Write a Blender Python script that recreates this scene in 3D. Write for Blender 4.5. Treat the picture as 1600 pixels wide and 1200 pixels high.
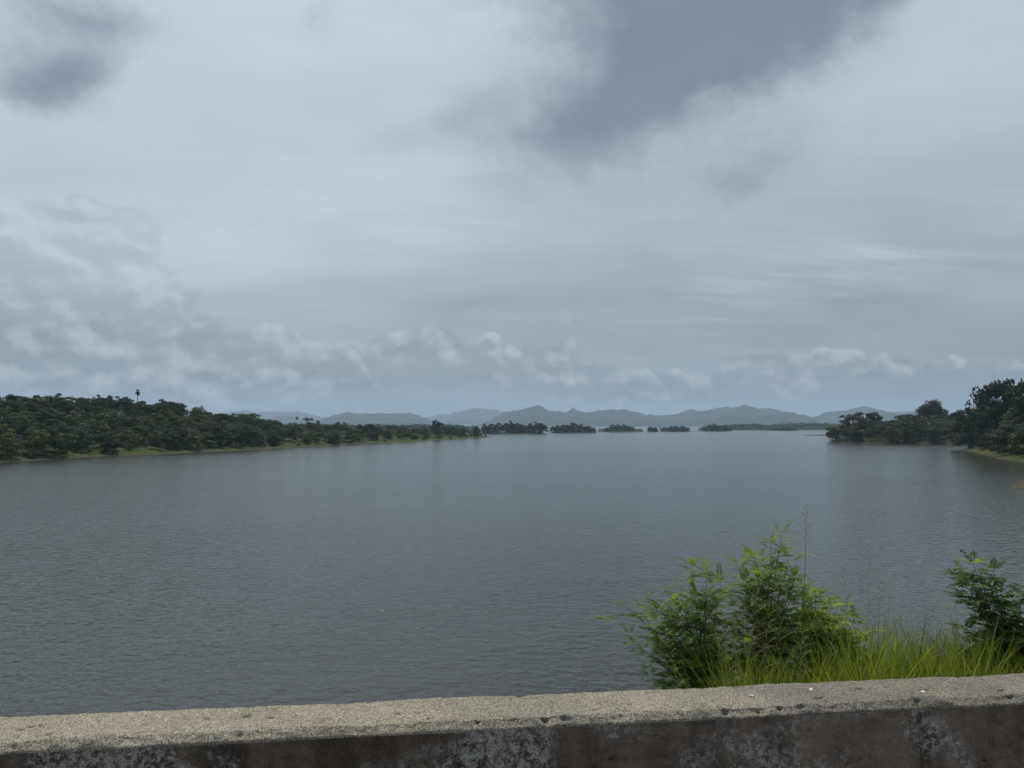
import bpy, math, random
import numpy as np
from math import radians, sin, cos, tan, pi, atan2, sqrt
from mathutils import Vector, Matrix, noise as mnoise

for o in list(bpy.data.objects):
    bpy.data.objects.remove(o, do_unlink=True)
sc = bpy.context.scene
col = sc.collection
random.seed(7)
rng = np.random.default_rng(11)

# ------------------------------------------------------------------ camera
EYE = 1.60                      # eye height above the road
LAKE = EYE - 12.0               # lake level
FPX, HORIZON = 1155.0, 664.5
PITCH = math.atan((HORIZON - 600) / FPX)
cam_data = bpy.data.cameras.new("camera")
cam_data.sensor_width = 36.0
cam_data.lens = FPX / 1600 * 36.0
cam_data.clip_start = 0.05
cam_data.clip_end = 40000
cam = bpy.data.objects.new("camera", cam_data)
cam.location = (0, 0, EYE)
cam.rotation_euler = (pi / 2 + PITCH, 0, 0)
col.objects.link(cam)
sc.camera = cam

# ------------------------------------------------------------------ light levels
SUN_EL, SUN_AZ = radians(66), radians(-14)      # azimuth measured from +Y towards +X
SKY_STRENGTH = 0.10
sun_data = bpy.data.lights.new("sun", "SUN")
sun_data.energy = 3.0
sun_data.angle = radians(11)
sun_data.color = (1.0, 0.93, 0.82)
sun = bpy.data.objects.new("sun", sun_data)
sd = Vector((sin(SUN_AZ) * cos(SUN_EL), cos(SUN_AZ) * cos(SUN_EL), sin(SUN_EL)))
sun.rotation_euler = sd.to_track_quat('Z', 'Y').to_euler()
sun.location = sd * 100
col.objects.link(sun)

sc.view_settings.view_transform = 'Standard'
sc.view_settings.look = 'None'
sc.view_settings.exposure = 0.0
sc.view_settings.gamma = 1.0
sc.view_settings.use_curve_mapping = False
sc.render.engine = 'CYCLES'
sc.cycles.max_bounces = 6
sc.cycles.diffuse_bounces = 3
sc.cycles.glossy_bounces = 2
sc.cycles.transmission_bounces = 3
sc.cycles.volume_bounces = 1
sc.cycles.transparent_max_bounces = 4
sc.cycles.use_denoising = True
sc.cycles.sample_clamp_indirect = 4.0
sc.cycles.sample_clamp_direct = 2.0


# ------------------------------------------------------------------ node helpers
class E:
    """A scalar/vector socket with arithmetic, for writing node trees as formulas."""
    def __init__(s, nt, sock): s.nt, s.sock = nt, sock
    def _m(s, op, *a, clamp=False):
        n = s.nt.nodes.new('ShaderNodeMath'); n.operation = op; n.use_clamp = clamp
        for i, v in enumerate((s,) + a):
            if isinstance(v, E): s.nt.links.new(v.sock, n.inputs[i])
            else: n.inputs[i].default_value = v
        return E(s.nt, n.outputs[0])
    def __add__(s, o): return s._m('ADD', o)
    __radd__ = __add__
    def __sub__(s, o): return s._m('SUBTRACT', o)
    def __mul__(s, o): return s._m('MULTIPLY', o)
    __rmul__ = __mul__
    def __truediv__(s, o): return s._m('DIVIDE', o)
    def max(s, o): return s._m('MAXIMUM', o)
    def min(s, o): return s._m('MINIMUM', o)
    def exp(s): return s._m('EXPONENT')
    def sqrt(s): return s._m('SQRT')
    def abs(s): return s._m('ABSOLUTE')
    def asin(s): return s._m('ARCSINE')
    def atan2(s, o): return s._m('ARCTAN2', o)
    def pow(s, o): return s._m('POWER', o)
    def neg(s): return s._m('MULTIPLY', -1.0)
    def clamp(s): return s._m('ADD', 0.0, clamp=True)
    def smooth(s, a, b, lo=0.0, hi=1.0):
        n = s.nt.nodes.new('ShaderNodeMapRange'); n.interpolation_type = 'SMOOTHSTEP'
        s.nt.links.new(s.sock, n.inputs['Value'])
        n.inputs['From Min'].default_value = a; n.inputs['From Max'].default_value = b
        n.inputs['To Min'].default_value = lo; n.inputs['To Max'].default_value = hi
        return E(s.nt, n.outputs[0])


def sock(nt, v, inp):
    if isinstance(v, E): nt.links.new(v.sock, inp)
    elif isinstance(v, (tuple, list)) and len(inp.default_value) == 4 and len(v) == 3: inp.default_value = (*v, 1)
    else: inp.default_value = v


def combine(nt, x, y, z):
    n = nt.nodes.new('ShaderNodeCombineXYZ')
    for i, v in enumerate((x, y, z)): sock(nt, v, n.inputs[i])
    return E(nt, n.outputs[0])


def split(nt, v):
    n = nt.nodes.new('ShaderNodeSeparateXYZ'); nt.links.new(v.sock, n.inputs[0])
    return [E(nt, n.outputs[i]) for i in range(3)]


def vscale(nt, v, s, off=(0, 0, 0)):
    n = nt.nodes.new('ShaderNodeMapping'); nt.links.new(v.sock, n.inputs['Vector'])
    n.inputs['Scale'].default_value = s; n.inputs['Location'].default_value = off
    return E(nt, n.outputs[0])


def noise(nt, v, scale=1.0, detail=4.0, rough=0.5, dist=0.0, lac=2.0):
    n = nt.nodes.new('ShaderNodeTexNoise'); nt.links.new(v.sock, n.inputs['Vector'])
    n.inputs['Scale'].default_value = scale; n.inputs['Detail'].default_value = detail
    n.inputs['Roughness'].default_value = rough; n.inputs['Distortion'].default_value = dist
    n.inputs['Lacunarity'].default_value = lac
    return E(nt, n.outputs[0])


def voronoi(nt, v, scale=1.0, feature='F1', out='Distance', rand=1.0):
    n = nt.nodes.new('ShaderNodeTexVoronoi'); nt.links.new(v.sock, n.inputs['Vector'])
    n.feature = feature; n.inputs['Scale'].default_value = scale
    n.inputs['Randomness'].default_value = rand
    return E(nt, n.outputs[out])


def mix(nt, f, a, b, mode='MIX'):
    n = nt.nodes.new('ShaderNodeMix'); n.data_type = 'RGBA'; n.blend_type = mode
    sock(nt, f, n.inputs[0]); sock(nt, a, n.inputs[6]); sock(nt, b, n.inputs[7])
    return E(nt, n.outputs[2])


def scalecol(nt, c, f):
    """colour * scalar"""
    n = nt.nodes.new('ShaderNodeVectorMath'); n.operation = 'SCALE'
    sock(nt, c, n.inputs[0]); sock(nt, f, n.inputs['Scale'])
    return E(nt, n.outputs[0])


def new_mat(name):
    m = bpy.data.materials.new(name); m.use_nodes = True
    nt = m.node_tree
    b = nt.nodes['Principled BSDF']
    return m, nt, b


def bump(nt, b, h, dist=1.0, strength=1.0):
    n = nt.nodes.new('ShaderNodeBump'); n.inputs['Distance'].default_value = dist
    sock(nt, strength, n.inputs['Strength'])
    nt.links.new(h.sock, n.inputs['Height']); nt.links.new(n.outputs[0], b.inputs['Normal'])
    return n


def objco(nt):
    n = nt.nodes.new('ShaderNodeTexCoord'); return E(nt, n.outputs['Object'])


def geopos(nt):
    n = nt.nodes.new('ShaderNodeNewGeometry'); return E(nt, n.outputs['Position'])


# ------------------------------------------------------------------ rays of the photograph
CP, SP = cos(PITCH), sin(PITCH)
def ray(px, py):
    u, v = (px - 800) / FPX, (600 - py) / FPX
    return np.array([u, CP - v * SP, SP + v * CP])
def on_z(px, py, z):
    d = ray(px, py); t = (z - EYE) / d[2]
    return np.array([d[0] * t, d[1] * t, z])
def on_lake(px, py): return on_z(px, py, LAKE)[:2]
def at_depth(px, py, Y):
    d = ray(px, py); t = Y / d[1]
    return np.array([d[0] * t, Y, EYE + d[2] * t])
def to_px(p):
    x, y, z = p[0], p[1], p[2] - EYE
    f = y * CP + z * SP; v = -y * SP + z * CP
    return 800 + FPX * x / f, 600 - FPX * v / f
def azel(px, py):
    d = ray(px, py); d = d / np.linalg.norm(d)
    return atan2(d[0], d[1]), math.asin(d[2])


# ------------------------------------------------------------------ world: overcast sky
world = bpy.data.worlds.new("World"); sc.world = world
world.use_nodes = True
wt = world.node_tree; wt.nodes.clear()
wout = wt.nodes.new('ShaderNodeOutputWorld'); wbg = wt.nodes.new('ShaderNodeBackground')
wt.links.new(wbg.outputs[0], wout.inputs[0])
wbg.inputs['Strength'].default_value = SKY_STRENGTH
nish = wt.nodes.new('ShaderNodeTexSky'); nish.sky_type = 'NISHITA'; nish.sun_disc = False
nish.sun_elevation = SUN_EL; nish.sun_rotation = SUN_AZ
nish.air_density = 1.2; nish.dust_density = 2.0
tc = wt.nodes.new('ShaderNodeTexCoord')
D = E(wt, tc.outputs['Generated'])
dx, dy, dz = split(wt, D)
# a little turbulence for every cloud edge
w1 = noise(wt, D, 7.0, 5, 0.6) - 0.5
w2 = noise(wt, vscale(wt, D, (1, 1, 1), (3.1, 7.7, 1.3)), 7.0, 5, 0.6) - 0.5
az = dx.atan2(dy) + w1 * 0.12
el = dz.max(-0.99).min(0.99).asin() + w2 * 0.10

def puff(px, py, rx, ry, tilt=0.0):
    a0, e0 = azel(px, py)
    c, s = cos(tilt), sin(tilt)
    a, e = az - a0, el - e0
    u = (a * c + e * s) * (FPX / rx); v = (e * c - a * s) * (FPX / ry)
    return (u * u + v * v).neg().exp()

up = dz.max(0.0)
plane = combine(wt, dx / (up + 0.13), dy / (up + 0.13), 0.0)     # layers seen in perspective
n_big = noise(wt, vscale(wt, plane, (0.62, 0.75, 1), (2.3, 1.1, 0)), 1.0, 6, 0.52, 0.3)
n_mid = noise(wt, vscale(wt, plane, (1.5, 2.6, 1), (5.2, 0.4, 0)), 1.0, 6, 0.55, 0.4)
n_str = noise(wt, vscale(wt, plane, (1.1, 4.2, 1), (1.0, 3.3, 0)), 1.0, 6, 0.6, 0.6)

H0 = (0.235, 0.305, 0.365); H1 = (0.455, 0.525, 0.572); H2 = (0.550, 0.632, 0.722)
elz = dz.max(0.0).asin()
base = mix(wt, elz.smooth(0.0, 0.24), H0, H1)
base = mix(wt, elz.smooth(0.16, 0.55), base, H2)
m = 1.0 + (n_big - 0.5) * 0.75 + (n_mid - 0.5) * 0.22 + (n_str - 0.5) * 0.16
# brighter veil upper left, duller right
m = m + puff(480, 110, 330, 170) * 0.10 + puff(330, 380, 300, 110) * 0.05 - puff(1500, 430, 330, 260) * 0.17 - puff(1000, 420, 350, 170) * 0.04
# thin lit streaks to the right, above the middle
stre = (n_str - 0.47).max(0.0) * (puff(1420, 385, 190, 45, 0.05) + puff(1180, 445, 190, 45, 0.08) + puff(640, 360, 260, 60) * 0.5)
m = m + stre * 0.9
cloudcol = scalecol(wt, base, m)
# pinkish grey / bluish grey patches within the deck
n_hue = noise(wt, vscale(wt, plane, (0.8, 1.4, 1), (9.2, 4.4, 0)), 1.0, 4, 0.5)
cloudcol = mix(wt, n_hue.smooth(0.45, 0.68), cloudcol, scalecol(wt, mix(wt, 1.0, cloudcol, (1.035, 0.985, 0.985), 'MULTIPLY'), 1.0))
# darker banks of low cloud
n_rag = noise(wt, D, 6.5, 7, 0.60, 0.5)
n_rag2 = noise(wt, vscale(wt, D, (1, 1, 1.5), (4.1, 2.7, 0.9)), 15.0, 6, 0.62)
drk = (puff(1090, 20, 190, 115, 0.75) * 0.74 + puff(1000, 140, 150, 60, 0.70) * 0.52 + puff(850, 220, 150, 50, 0.45) * 0.42 + puff(1290, 20, 200, 55, 0.28) * 0.66
       + puff(920, 60, 150, 120) * 0.46 + puff(1190, 105, 170, 55, 0.18) * 0.42 + puff(1080, -120, 480, 100) * 0.85 + puff(1190, 235, 170, 45, 0.15) * 0.34 + puff(1170, 290, 140, 32, 0.15) * 0.30 + puff(690, 205, 190, 40, 0.30) * 0.32
       + puff(112, 96, 62, 34, 0.75) * 0.58 + puff(40, 45, 90, 52, 0.3) * 0.48 + puff(15, 148, 110, 32, 0.1) * 0.42 + puff(160, 8, 100, 24, 0.1) * 0.42 + puff(30, 100, 60, 40) * 0.25 + puff(500, 30, 30, 25) * 0.2)
elsewhere = n_big.smooth(0.55, 0.78) * el.smooth(0.50, 0.75)
drk = drk + elsewhere * 0.7
drk = (drk + ((n_rag - 0.5) * 1.2 + (n_rag2 - 0.5) * 0.75) * drk.smooth(0.02, 0.45)).smooth(-0.04, 1.22)
dcol = scalecol(wt, (0.178, 0.236, 0.298), 1.0 + (n_rag - 0.5) * 0.5 + (n_mid - 0.5) * 0.3)
cloudcol = mix(wt, drk * 0.95, cloudcol, dcol)

# heaped clouds low over the horizon and the tower on the left
def heap(v): 
    a = noise(wt, v, 9.0, 9, 0.56)
    n = wt.nodes.new('ShaderNodeTexVoronoi'); n.feature = 'F1'; n.inputs['Scale'].default_value = 15.0; n.inputs['Detail'].default_value = 2.0
    n.inputs['Roughness'].default_value = 0.5; n.normalize = True
    vv = wt.nodes.new('ShaderNodeVectorMath'); vv.operation = 'ADD'; wt.links.new(v.sock, vv.inputs[0])
    wob = scalecol(wt, combine(wt, w1, w2, w1), 0.09); wt.links.new(wob.sock, vv.inputs[1]); wt.links.new(vv.outputs[0], n.inputs['Vector'])
    return a * 0.62 + (E(wt, n.outputs['Distance']) * -1.6 + 1.0) * 0.38
hp = vscale(wt, D, (1.0, 1.0, 1.35))
h_a = heap(hp)
h_b = heap(vscale(wt, D, (1.0, 1.0, 1.35), (0.007, 0.0, 0.016)))
mask = (puff(70, 470, 150, 120) * 1.05 + puff(60, 390, 130, 60) * 0.55 + puff(185, 350, 35, 25) * 0.8 + puff(225, 500, 70, 45) * 0.7
        + puff(400, 560, 130, 42, 0.12) * 1.0 + puff(690, 565, 130, 45) * 0.85 + puff(885, 585, 60, 28) * 0.95 + puff(540, 590, 320, 26) * 0.7
        + puff(1270, 575, 170, 32) * 0.55 + puff(1000, 600, 500, 22) * 0.5 + puff(90, 600, 80, 14) * 0.7)
around = (el - 0.07).abs().smooth(0.12, 0.0) * noise(wt, D, 2.2, 2, 0.5).smooth(0.42, 0.62) * dy.smooth(0.55, 0.2)
mask = mask + around * 0.9
cover = (mask + (h_a - 0.47) * 2.0).smooth(0.40, 0.56)
lit = ((h_a - h_b) * 5.0 + 0.33).smooth(0.05, 1.0)
heapcol = mix(wt, lit, scalecol(wt, cloudcol, 0.84), scalecol(wt, mix(wt, 0.6, cloudcol, (0.55, 0.61, 0.65)), 1.05))
cloudcol = mix(wt, cover * 0.88, cloudcol, heapcol)
# ground half of the sphere: dull
cloudcol = mix(wt, dz.smooth(-0.02, -0.25), cloudcol, (0.10, 0.12, 0.13))
final = mix(wt, 0.93, E(wt, nish.outputs[0]), scalecol(wt, cloudcol, 1.0 / SKY_STRENGTH))
wt.links.new(final.sock, wbg.inputs['Color'])


# ------------------------------------------------------------------ object helpers
def mesh_np(name, verts, faces, mats=(), smooth=False, midx=None):
    me = bpy.data.meshes.new(name)
    verts = np.asarray(verts, np.float32)
    if isinstance(faces, np.ndarray):
        k = faces.shape[1]; n = len(faces)
        me.vertices.add(len(verts)); me.vertices.foreach_set('co', verts.ravel())
        me.loops.add(n * k); me.loops.foreach_set('vertex_index', faces.astype(np.int32).ravel())
        me.polygons.add(n)
        me.polygons.foreach_set('loop_start', np.arange(0, n * k, k, dtype=np.int32))
        if smooth: me.polygons.foreach_set('use_smooth', np.ones(n, bool))
        else: me.polygons.foreach_set('use_smooth', np.zeros(n, bool))
    else:
        me.from_pydata([tuple(v) for v in verts], [], [tuple(f) for f in faces])
        if smooth: me.polygons.foreach_set('use_smooth', np.ones(len(me.polygons), bool))
    for mt in mats: me.materials.append(mt)
    if midx is not None: me.polygons.foreach_set('material_index', np.asarray(midx, np.int32))
    me.update(calc_edges=True); me.validate()
    return me

def link(name, data, parent=None, loc=None):
    o = bpy.data.objects.new(name, data); col.objects.link(o)
    if parent is not None: o.parent = parent
    if loc is not None: o.location = loc
    return o

def tag(o, label=None, cat=None, group=None, kind=None):
    if label: o['label'] = label
    if cat: o['category'] = cat
    if group: o['group'] = group
    if kind: o['kind'] = kind
    return o

def grid_faces(nu, nv):
    i = np.arange(nu - 1)[:, None] * nv + np.arange(nv - 1)[None, :]
    return np.stack([i, i + nv, i + nv + 1, i + 1], -1).reshape(-1, 4)

def hash3(ix, iy, iz, seed):
    h = (ix * 374761393 + iy * 668265263 + iz * 2147483647 + seed * 1274126177) & 0xFFFFFFFF
    h = ((h ^ (h >> 13)) * 1274126177) & 0xFFFFFFFF
    h = (h ^ (h >> 16)) & 0xFFFFFF
    return h / float(0xFFFFFF)
def vnoise(x, y, z=0.0, seed=1):
    x, y, z = np.broadcast_arrays(np.asarray(x, float), np.asarray(y, float), np.asarray(z, float))
    xi, yi, zi = np.floor(x).astype(np.int64), np.floor(y).astype(np.int64), np.floor(z).astype(np.int64)
    fx, fy, fz = x - xi, y - yi, z - zi
    fx, fy, fz = [f * f * f * (f * (f * 6 - 15) + 10) for f in (fx, fy, fz)]
    r = 0
    for a in (0, 1):
        for b in (0, 1):
            for c in (0, 1):
                w = (fx if a else 1 - fx) * (fy if b else 1 - fy) * (fz if c else 1 - fz)
                r = r + w * hash3(xi + a, yi + b, zi + c, seed)
    return r * 2 - 1
def fbm(x, y, z=0.0, oct=4, seed=1, gain=0.5):
    r, a, f = 0, 1.0, 1.0
    for k in range(oct):
        r = r + a * vnoise(x * f, y * f, z * f if not np.isscalar(z) else z * f, seed + k * 17); a *= gain; f *= 2.03
    return r
def sstep(x, a, b):
    t = np.clip((x - a) / (b - a), 0, 1); return t * t * (3 - 2 * t)


# ------------------------------------------------------------------ materials
def leaf_material(name, rough=0.55, trans=0.35, vary=0.35, tint=None):
    """foliage: the colour comes from the object's own colour (each tree has its own), with small leaf to leaf changes"""
    m, nt, b = new_mat(name)
    oi = nt.nodes.new('ShaderNodeObjectInfo')
    if tint is None: c = E(nt, oi.outputs['Color'])
    else:
        rgb = nt.nodes.new('ShaderNodeRGB'); rgb.outputs[0].default_value = (*tint, 1); c = E(nt, rgb.outputs[0])
    g = nt.nodes.new('ShaderNodeNewGeometry')
    rpi = E(nt, g.outputs['Random Per Island'])
    c = scalecol(nt, c, (rpi * 2 * vary + (1 - vary)))
    c = mix(nt, rpi.smooth(0.80, 1.0) * 0.35, c, scalecol(nt, mix(nt, 1.0, c, (1.5, 1.2, 0.6), 'MULTIPLY'), 1.1))
    nt.links.new(c.sock, b.inputs['Base Color'])
    b.inputs['Roughness'].default_value = rough
    b.inputs['Specular IOR Level'].default_value = 0.35
    tr = nt.nodes.new('ShaderNodeBsdfTranslucent')
    tc_ = mix(nt, 1.0, c, (1.25, 1.35, 0.55), 'MULTIPLY')
    nt.links.new(tc_.sock, tr.inputs['Color'])
    mx = nt.nodes.new('ShaderNodeMixShader'); mx.inputs[0].default_value = trans
    nt.links.new(b.outputs[0], mx.inputs[1]); nt.links.new(tr.outputs[0], mx.inputs[2])
    nt.links.new(mx.outputs[0], nt.nodes['Material Output'].inputs['Surface'])
    return m

M_CROWN = leaf_material('tree_foliage', 0.75, 0.2, 0.22)
M_FROND = leaf_material('shrub_leaf', 0.5, 0.52, 0.32)
M_GRASS = leaf_material('grass_blades', 0.5, 0.5, 0.45, (0.158, 0.192, 0.029))
M_SCRUB = leaf_material('scrub', 0.7, 0.2, 0.45, (0.040, 0.058, 0.022))
M_DRY = leaf_material('dry_grass', 0.6, 0.35, 0.3, (0.30, 0.28, 0.17))

M_BARK, nt, b = new_mat('bark')
p = objco(nt)
nn = noise(nt, vscale(nt, p, (4, 4, 1)), 6, 4)
c = mix(nt, nn, (0.035, 0.028, 0.022), (0.13, 0.11, 0.09))
nt.links.new(c.sock, b.inputs['Base Color']); b.inputs['Roughness'].default_value = 0.9
bump(nt, b, nn, 0.03)

M_STEM, nt, b = new_mat('green_stem')
nn = noise(nt, objco(nt), 40, 3)
c = mix(nt, nn, (0.05, 0.06, 0.025), (0.10, 0.085, 0.05))
nt.links.new(c.sock, b.inputs['Base Color']); b.inputs['Roughness'].default_value = 0.7

def terrain_material(name, grass, dry, mud):
    m, nt, b = new_mat(name)
    p = geopos(nt)
    x, y, z = split(nt, p)
    n1 = noise(nt, p, 0.045, 5, 0.6); n2 = noise(nt, p, 0.9, 4, 0.6)
    c = mix(nt, n1.smooth(0.4, 0.66), grass, dry)
    c = mix(nt, n2.smooth(0.3, 0.75) * 0.6, c, scalecol(nt, c, 0.5))
    wet = (z + n1 * 0.9 + n2 * 0.5 - (LAKE + 0.55))
    c = mix(nt, wet.smooth(0.75, 0.25), c, mud)
    nt.links.new(c.sock, b.inputs['Base Color']); b.inputs['Roughness'].default_value = 0.95
    b.inputs['Specular IOR Level'].default_value = 0.1
    bump(nt, b, noise(nt, p, 0.8, 5, 0.7), 0.8)
    return m
M_BANK = terrain_material('bank_ground', (0.052, 0.080, 0.020), (0.085, 0.092, 0.034), (0.070, 0.062, 0.042))
M_BANK_DARK = terrain_material('wooded_ground', (0.030, 0.036, 0.018), (0.050, 0.044, 0.026), (0.060, 0.052, 0.040))
M_EMBANK = terrain_material('embankment_ground', (0.05, 0.07, 0.02), (0.10, 0.09, 0.045), (0.09, 0.08, 0.06))

# water
M_WATER, nt, b = new_mat('lake_water')
p = geopos(nt)
b.inputs['Base Color'].default_value = (0.028, 0.030, 0.026, 1)
b.inputs['IOR'].default_value = 1.333
b.inputs['Roughness'].default_value = 0.14
pr = nt.nodes.new('ShaderNodeMapping'); nt.links.new(p.sock, pr.inputs['Vector'])
pr.inputs['Rotation'].default_value = (0, 0, radians(8)); pr.inputs['Scale'].default_value = (0.62, 1.0, 1.0)
pr = E(nt, pr.outputs[0])
gust = noise(nt, vscale(nt, p, (0.010, 0.022, 1)), 1.0, 4, 0.6, 0.8)
gust2 = noise(nt, vscale(nt, p, (0.0016, 0.006, 1), (4, 2, 0)), 1.0, 3, 0.55, 0.5)
r1 = noise(nt, pr, 1.75, 2.5, 0.55, 0.35)
r2 = noise(nt, vscale(nt, pr, (1, 1, 1), (7, 3, 0)), 0.55, 2, 0.5, 0.2)
r3 = noise(nt, vscale(nt, pr, (1.2, 1, 1), (1, 9, 0)), 5.0, 2, 0.5)
wh = r1 * 0.135 + r2 * 0.10 + r3 * 0.022
amp = (gust - 0.5) * 0.9 + (gust2 - 0.5) * 1.6 + 1.0
wx, wy, wz_ = split(nt, p)
calm = (wx - wy * 0.60 + (gust - 0.5) * 60).smooth(-30, 25) * wy.smooth(430, 330)       # water sheltered by the right bank
bump(nt, b, wh, 1.0, (amp * 0.85).max(0.3).min(1.4) * (calm * -0.45 + 1.0))
sock(nt, calm * -0.09 + 0.16, b.inputs['Roughness'])

# haze
M_HAZE = bpy.data.materials.new('haze_air'); M_HAZE.use_nodes = True
ht = M_HAZE.node_tree; ht.nodes.clear()
ho = ht.nodes.new('ShaderNodeOutputMaterial'); hv = ht.nodes.new('ShaderNodeVolumePrincipled')
hv.inputs['Color'].default_value = (0.59, 0.79, 1.0, 1); hv.inputs['Density'].default_value = 0.82e-4
hv.inputs['Anisotropy'].default_value = 0.1
ht.links.new(hv.outputs[0], ho.inputs['Volume'])

# ------------------------------------------------------------------ the setting: lake
xs = np.concatenate([-np.geomspace(15000, 60, 40), np.linspace(-50, 50, 21), np.geomspace(60, 15000, 40)])
ys = np.concatenate([[-2000, -600, -100, -20], np.linspace(0, 200, 41), np.geomspace(210, 15000, 60)])
X, Y = np.meshgrid(xs, ys, indexing='ij')
lake = link('lake_water', mesh_np('lake_water', np.stack([X, Y, np.full_like(X, LAKE)], -1).reshape(-1, 3), grid_faces(len(xs), len(ys)), [M_WATER], True))
tag(lake, kind='structure')

# ------------------------------------------------------------------ land masses
def poly_sd(P, poly):
    """signed distance, positive inside"""
    P = np.asarray(P, float); a = np.asarray(poly, float); b_ = np.roll(a, -1, 0)
    d2 = np.full(len(P), 1e18); inside = np.zeros(len(P), bool)
    for (ax, ay), (bx, by) in zip(a, b_):
        ex, ey = bx - ax, by - ay
        wx, wy = P[:, 0] - ax, P[:, 1] - ay
        t = np.clip((wx * ex + wy * ey) / (ex * ex + ey * ey + 1e-12), 0, 1)
        d2 = np.minimum(d2, (wx - ex * t) ** 2 + (wy - ey * t) ** 2)
        cond = (ay > P[:, 1]) != (by > P[:, 1])
        with np.errstate(divide='ignore', invalid='ignore'):
            xi = ax + (P[:, 1] - ay) * ex / (ey if abs(ey) > 1e-9 else 1e-9)
        inside ^= cond & (P[:, 0] < xi)
    return np.where(inside, 1, -1) * np.sqrt(d2)

class Land:
    def __init__(s, name, poly, bumps, res, shore=(4.0, 28.0), rough=1.0, wob=3.0, mat=None):
        s.poly, s.bumps, s.shore, s.rough, s.wob = np.array(poly), bumps, shore, rough, wob
        lo, hi = s.poly.min(0) - 12, s.poly.max(0) + 12
        xs = np.arange(lo[0], hi[0], res); ys = np.arange(lo[1], hi[1], res)
        X, Y = np.meshgrid(xs, ys, indexing='ij'); P = np.stack([X.ravel(), Y.ravel()], -1)
        z = s.height(P); keep = s.sd(P) > -9
        F = grid_faces(len(xs), len(ys)); F = F[keep[F].all(1)]
        used = np.unique(F); remap = np.full(len(P), -1); remap[used] = np.arange(len(used))
        V = np.column_stack([P, z])[used]
        s.obj = link(name, mesh_np(name, V, remap[F], [mat or M_BANK], True))
        tag(s.obj, kind='structure')
    def sd(s, P):
        P = np.asarray(P, float)
        return poly_sd(P, s.poly) + s.wob * fbm(P[:, 0] / 26, P[:, 1] / 26, 0.3, 3, 5)
    def height(s, P):
        P = np.asarray(P, float); d = s.sd(P)
        h = np.where(d > 0, s.shore[0] * (1 - np.exp(-np.maximum(d, 0) / s.shore[1])), np.maximum(d * 0.25, -1.8))
        k = sstep(d, 4, 55)
        for (x, y, hh, sx, sy) in s.bumps:
            h = h + k * hh * np.exp(-((P[:, 0] - x) / sx) ** 2 - ((P[:, 1] - y) / sy) ** 2)
        h = h + sstep(d, 0, 20) * s.rough * fbm(P[:, 0] / 22, P[:, 1] / 22, 0.7, 3, 9)
        return LAKE + h
    def z(s, x, y): return float(s.height(np.array([[x, y]]))[0])

L = on_lake
left_poly = [L(-900, 860), L(-420, 765), L(-150, 733), L(0, 722), L(60, 720), L(100, 717), L(160, 713), L(220, 711), L(300, 707.5), L(380, 704),
             L(430, 701), L(500, 697.5), L(560, 694), L(610, 691.5), L(664, 690), L(668, 687.8), L(715, 686.3), L(764, 683.3),
             L(755, 682.0), (-75, 800), (-200, 840), (-420, 850), (-800, 700), (-900, 200)]
left = Land('left_shore', left_poly,
            [(-215, 375, 9.0, 75, 90), (-300, 385, 8.6, 90, 110), (-420, 330, 9, 120, 140), (-165, 450, 2.5, 60, 60), (-178, 385, 1.2, 38, 60), (-150, 560, 3.0, 60, 70)], 4.0, (4.2, 26))
prom_poly = [L(1294, 690.3), L(1320, 692.3), L(1370, 693.4), L(1430, 694), L(1500, 694.6), (340, 470), (600, 440), (900, 500), (900, 900), (420, 800),
             (300, 640), L(1302, 688.2)]
prom = Land('right_point', prom_poly, [(300, 545, 4, 50, 60), (380, 560, 6, 60, 80), (520, 600, 14, 110, 120)], 4.0, (4.5, 14), mat=M_BANK_DARK)
bank_poly = [L(1503, 703.2), L(1540, 711), L(1600, 723), L(1690, 741), L(1660, 755), L(1665, 775), L(1700, 790), L(2000, 850),
             L(2700, 1000), (300, 10), (900, 10), (900, 420), (420, 430), (290, 400)]
bank = Land('right_bank', bank_poly, [(250, 330, 17, 40, 45), (310, 300, 17, 60, 80), (340, 200, 14, 90, 90)], 4.0, (6.0, 18), wob=1.5)

M_MUD = terrain_material('bare_mud', (0.085, 0.075, 0.045), (0.115, 0.098, 0.066), (0.070, 0.060, 0.042))
spit = Land('mud_bank', [L(1700, 738), L(1640, 747), L(1594, 751), L(1579, 759), L(1588, 766), L(1640, 772), L(1710, 776)], [], 2.0, (2.2, 6), 0.5, 0.7, M_MUD)
# the thin sandbar off the right point
sb = [L(1252, 680.2), L(1275, 680.9), L(1330, 681.2), L(1330, 680.2), L(1275, 679.8)]
bar = Land('sandbar', sb, [], 2.5, (0.9, 4), 0.1, 0.4)

def island_poly(x0, x1, yb, depth, seed):
    """an irregular oval whose near shore stands on the water line yb of the photograph"""
    a, b_ = L(x0, yb), L(x1, yb)
    c = (a + b_) / 2 + np.array([0, depth * 0.5]); rx = (b_[0] - a[0]) / 2; r = np.random.default_rng(seed)
    out = []
    for k in range(18):
        t = 2 * pi * k / 18; f = 1 + 0.10 * r.uniform(-1, 1)
        out.append((c[0] + rx * cos(t) * f, c[1] + depth * 0.5 * sin(t) * f))
    return out
ISL = {  # x0, x1, waterline, depth, ground height
    'a': (750, 857, 677.6, 60, 1.5), 'b': (858, 936, 676.3, 60, 1.5), 'c': (936, 1012, 674.9, 70, 2.4), 'd': (1013, 1030, 674.6, 22, 1.0),
    'e': (1031, 1086, 674.4, 60, 1.5), 'f': (1094, 1146, 673.8, 60, 1.5), 'h': (1203, 1248, 672.9, 60, 1.2)}
islands = {}
for k, (x0, x1, yb, dep, h) in ISL.items():
    islands[k] = Land('island', island_poly(x0, x1, yb, dep, ord(k)), [], 4.0, (h, 9), 0.3, 2.0, M_BANK if k == 'c' else M_BANK_DARK)
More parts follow.
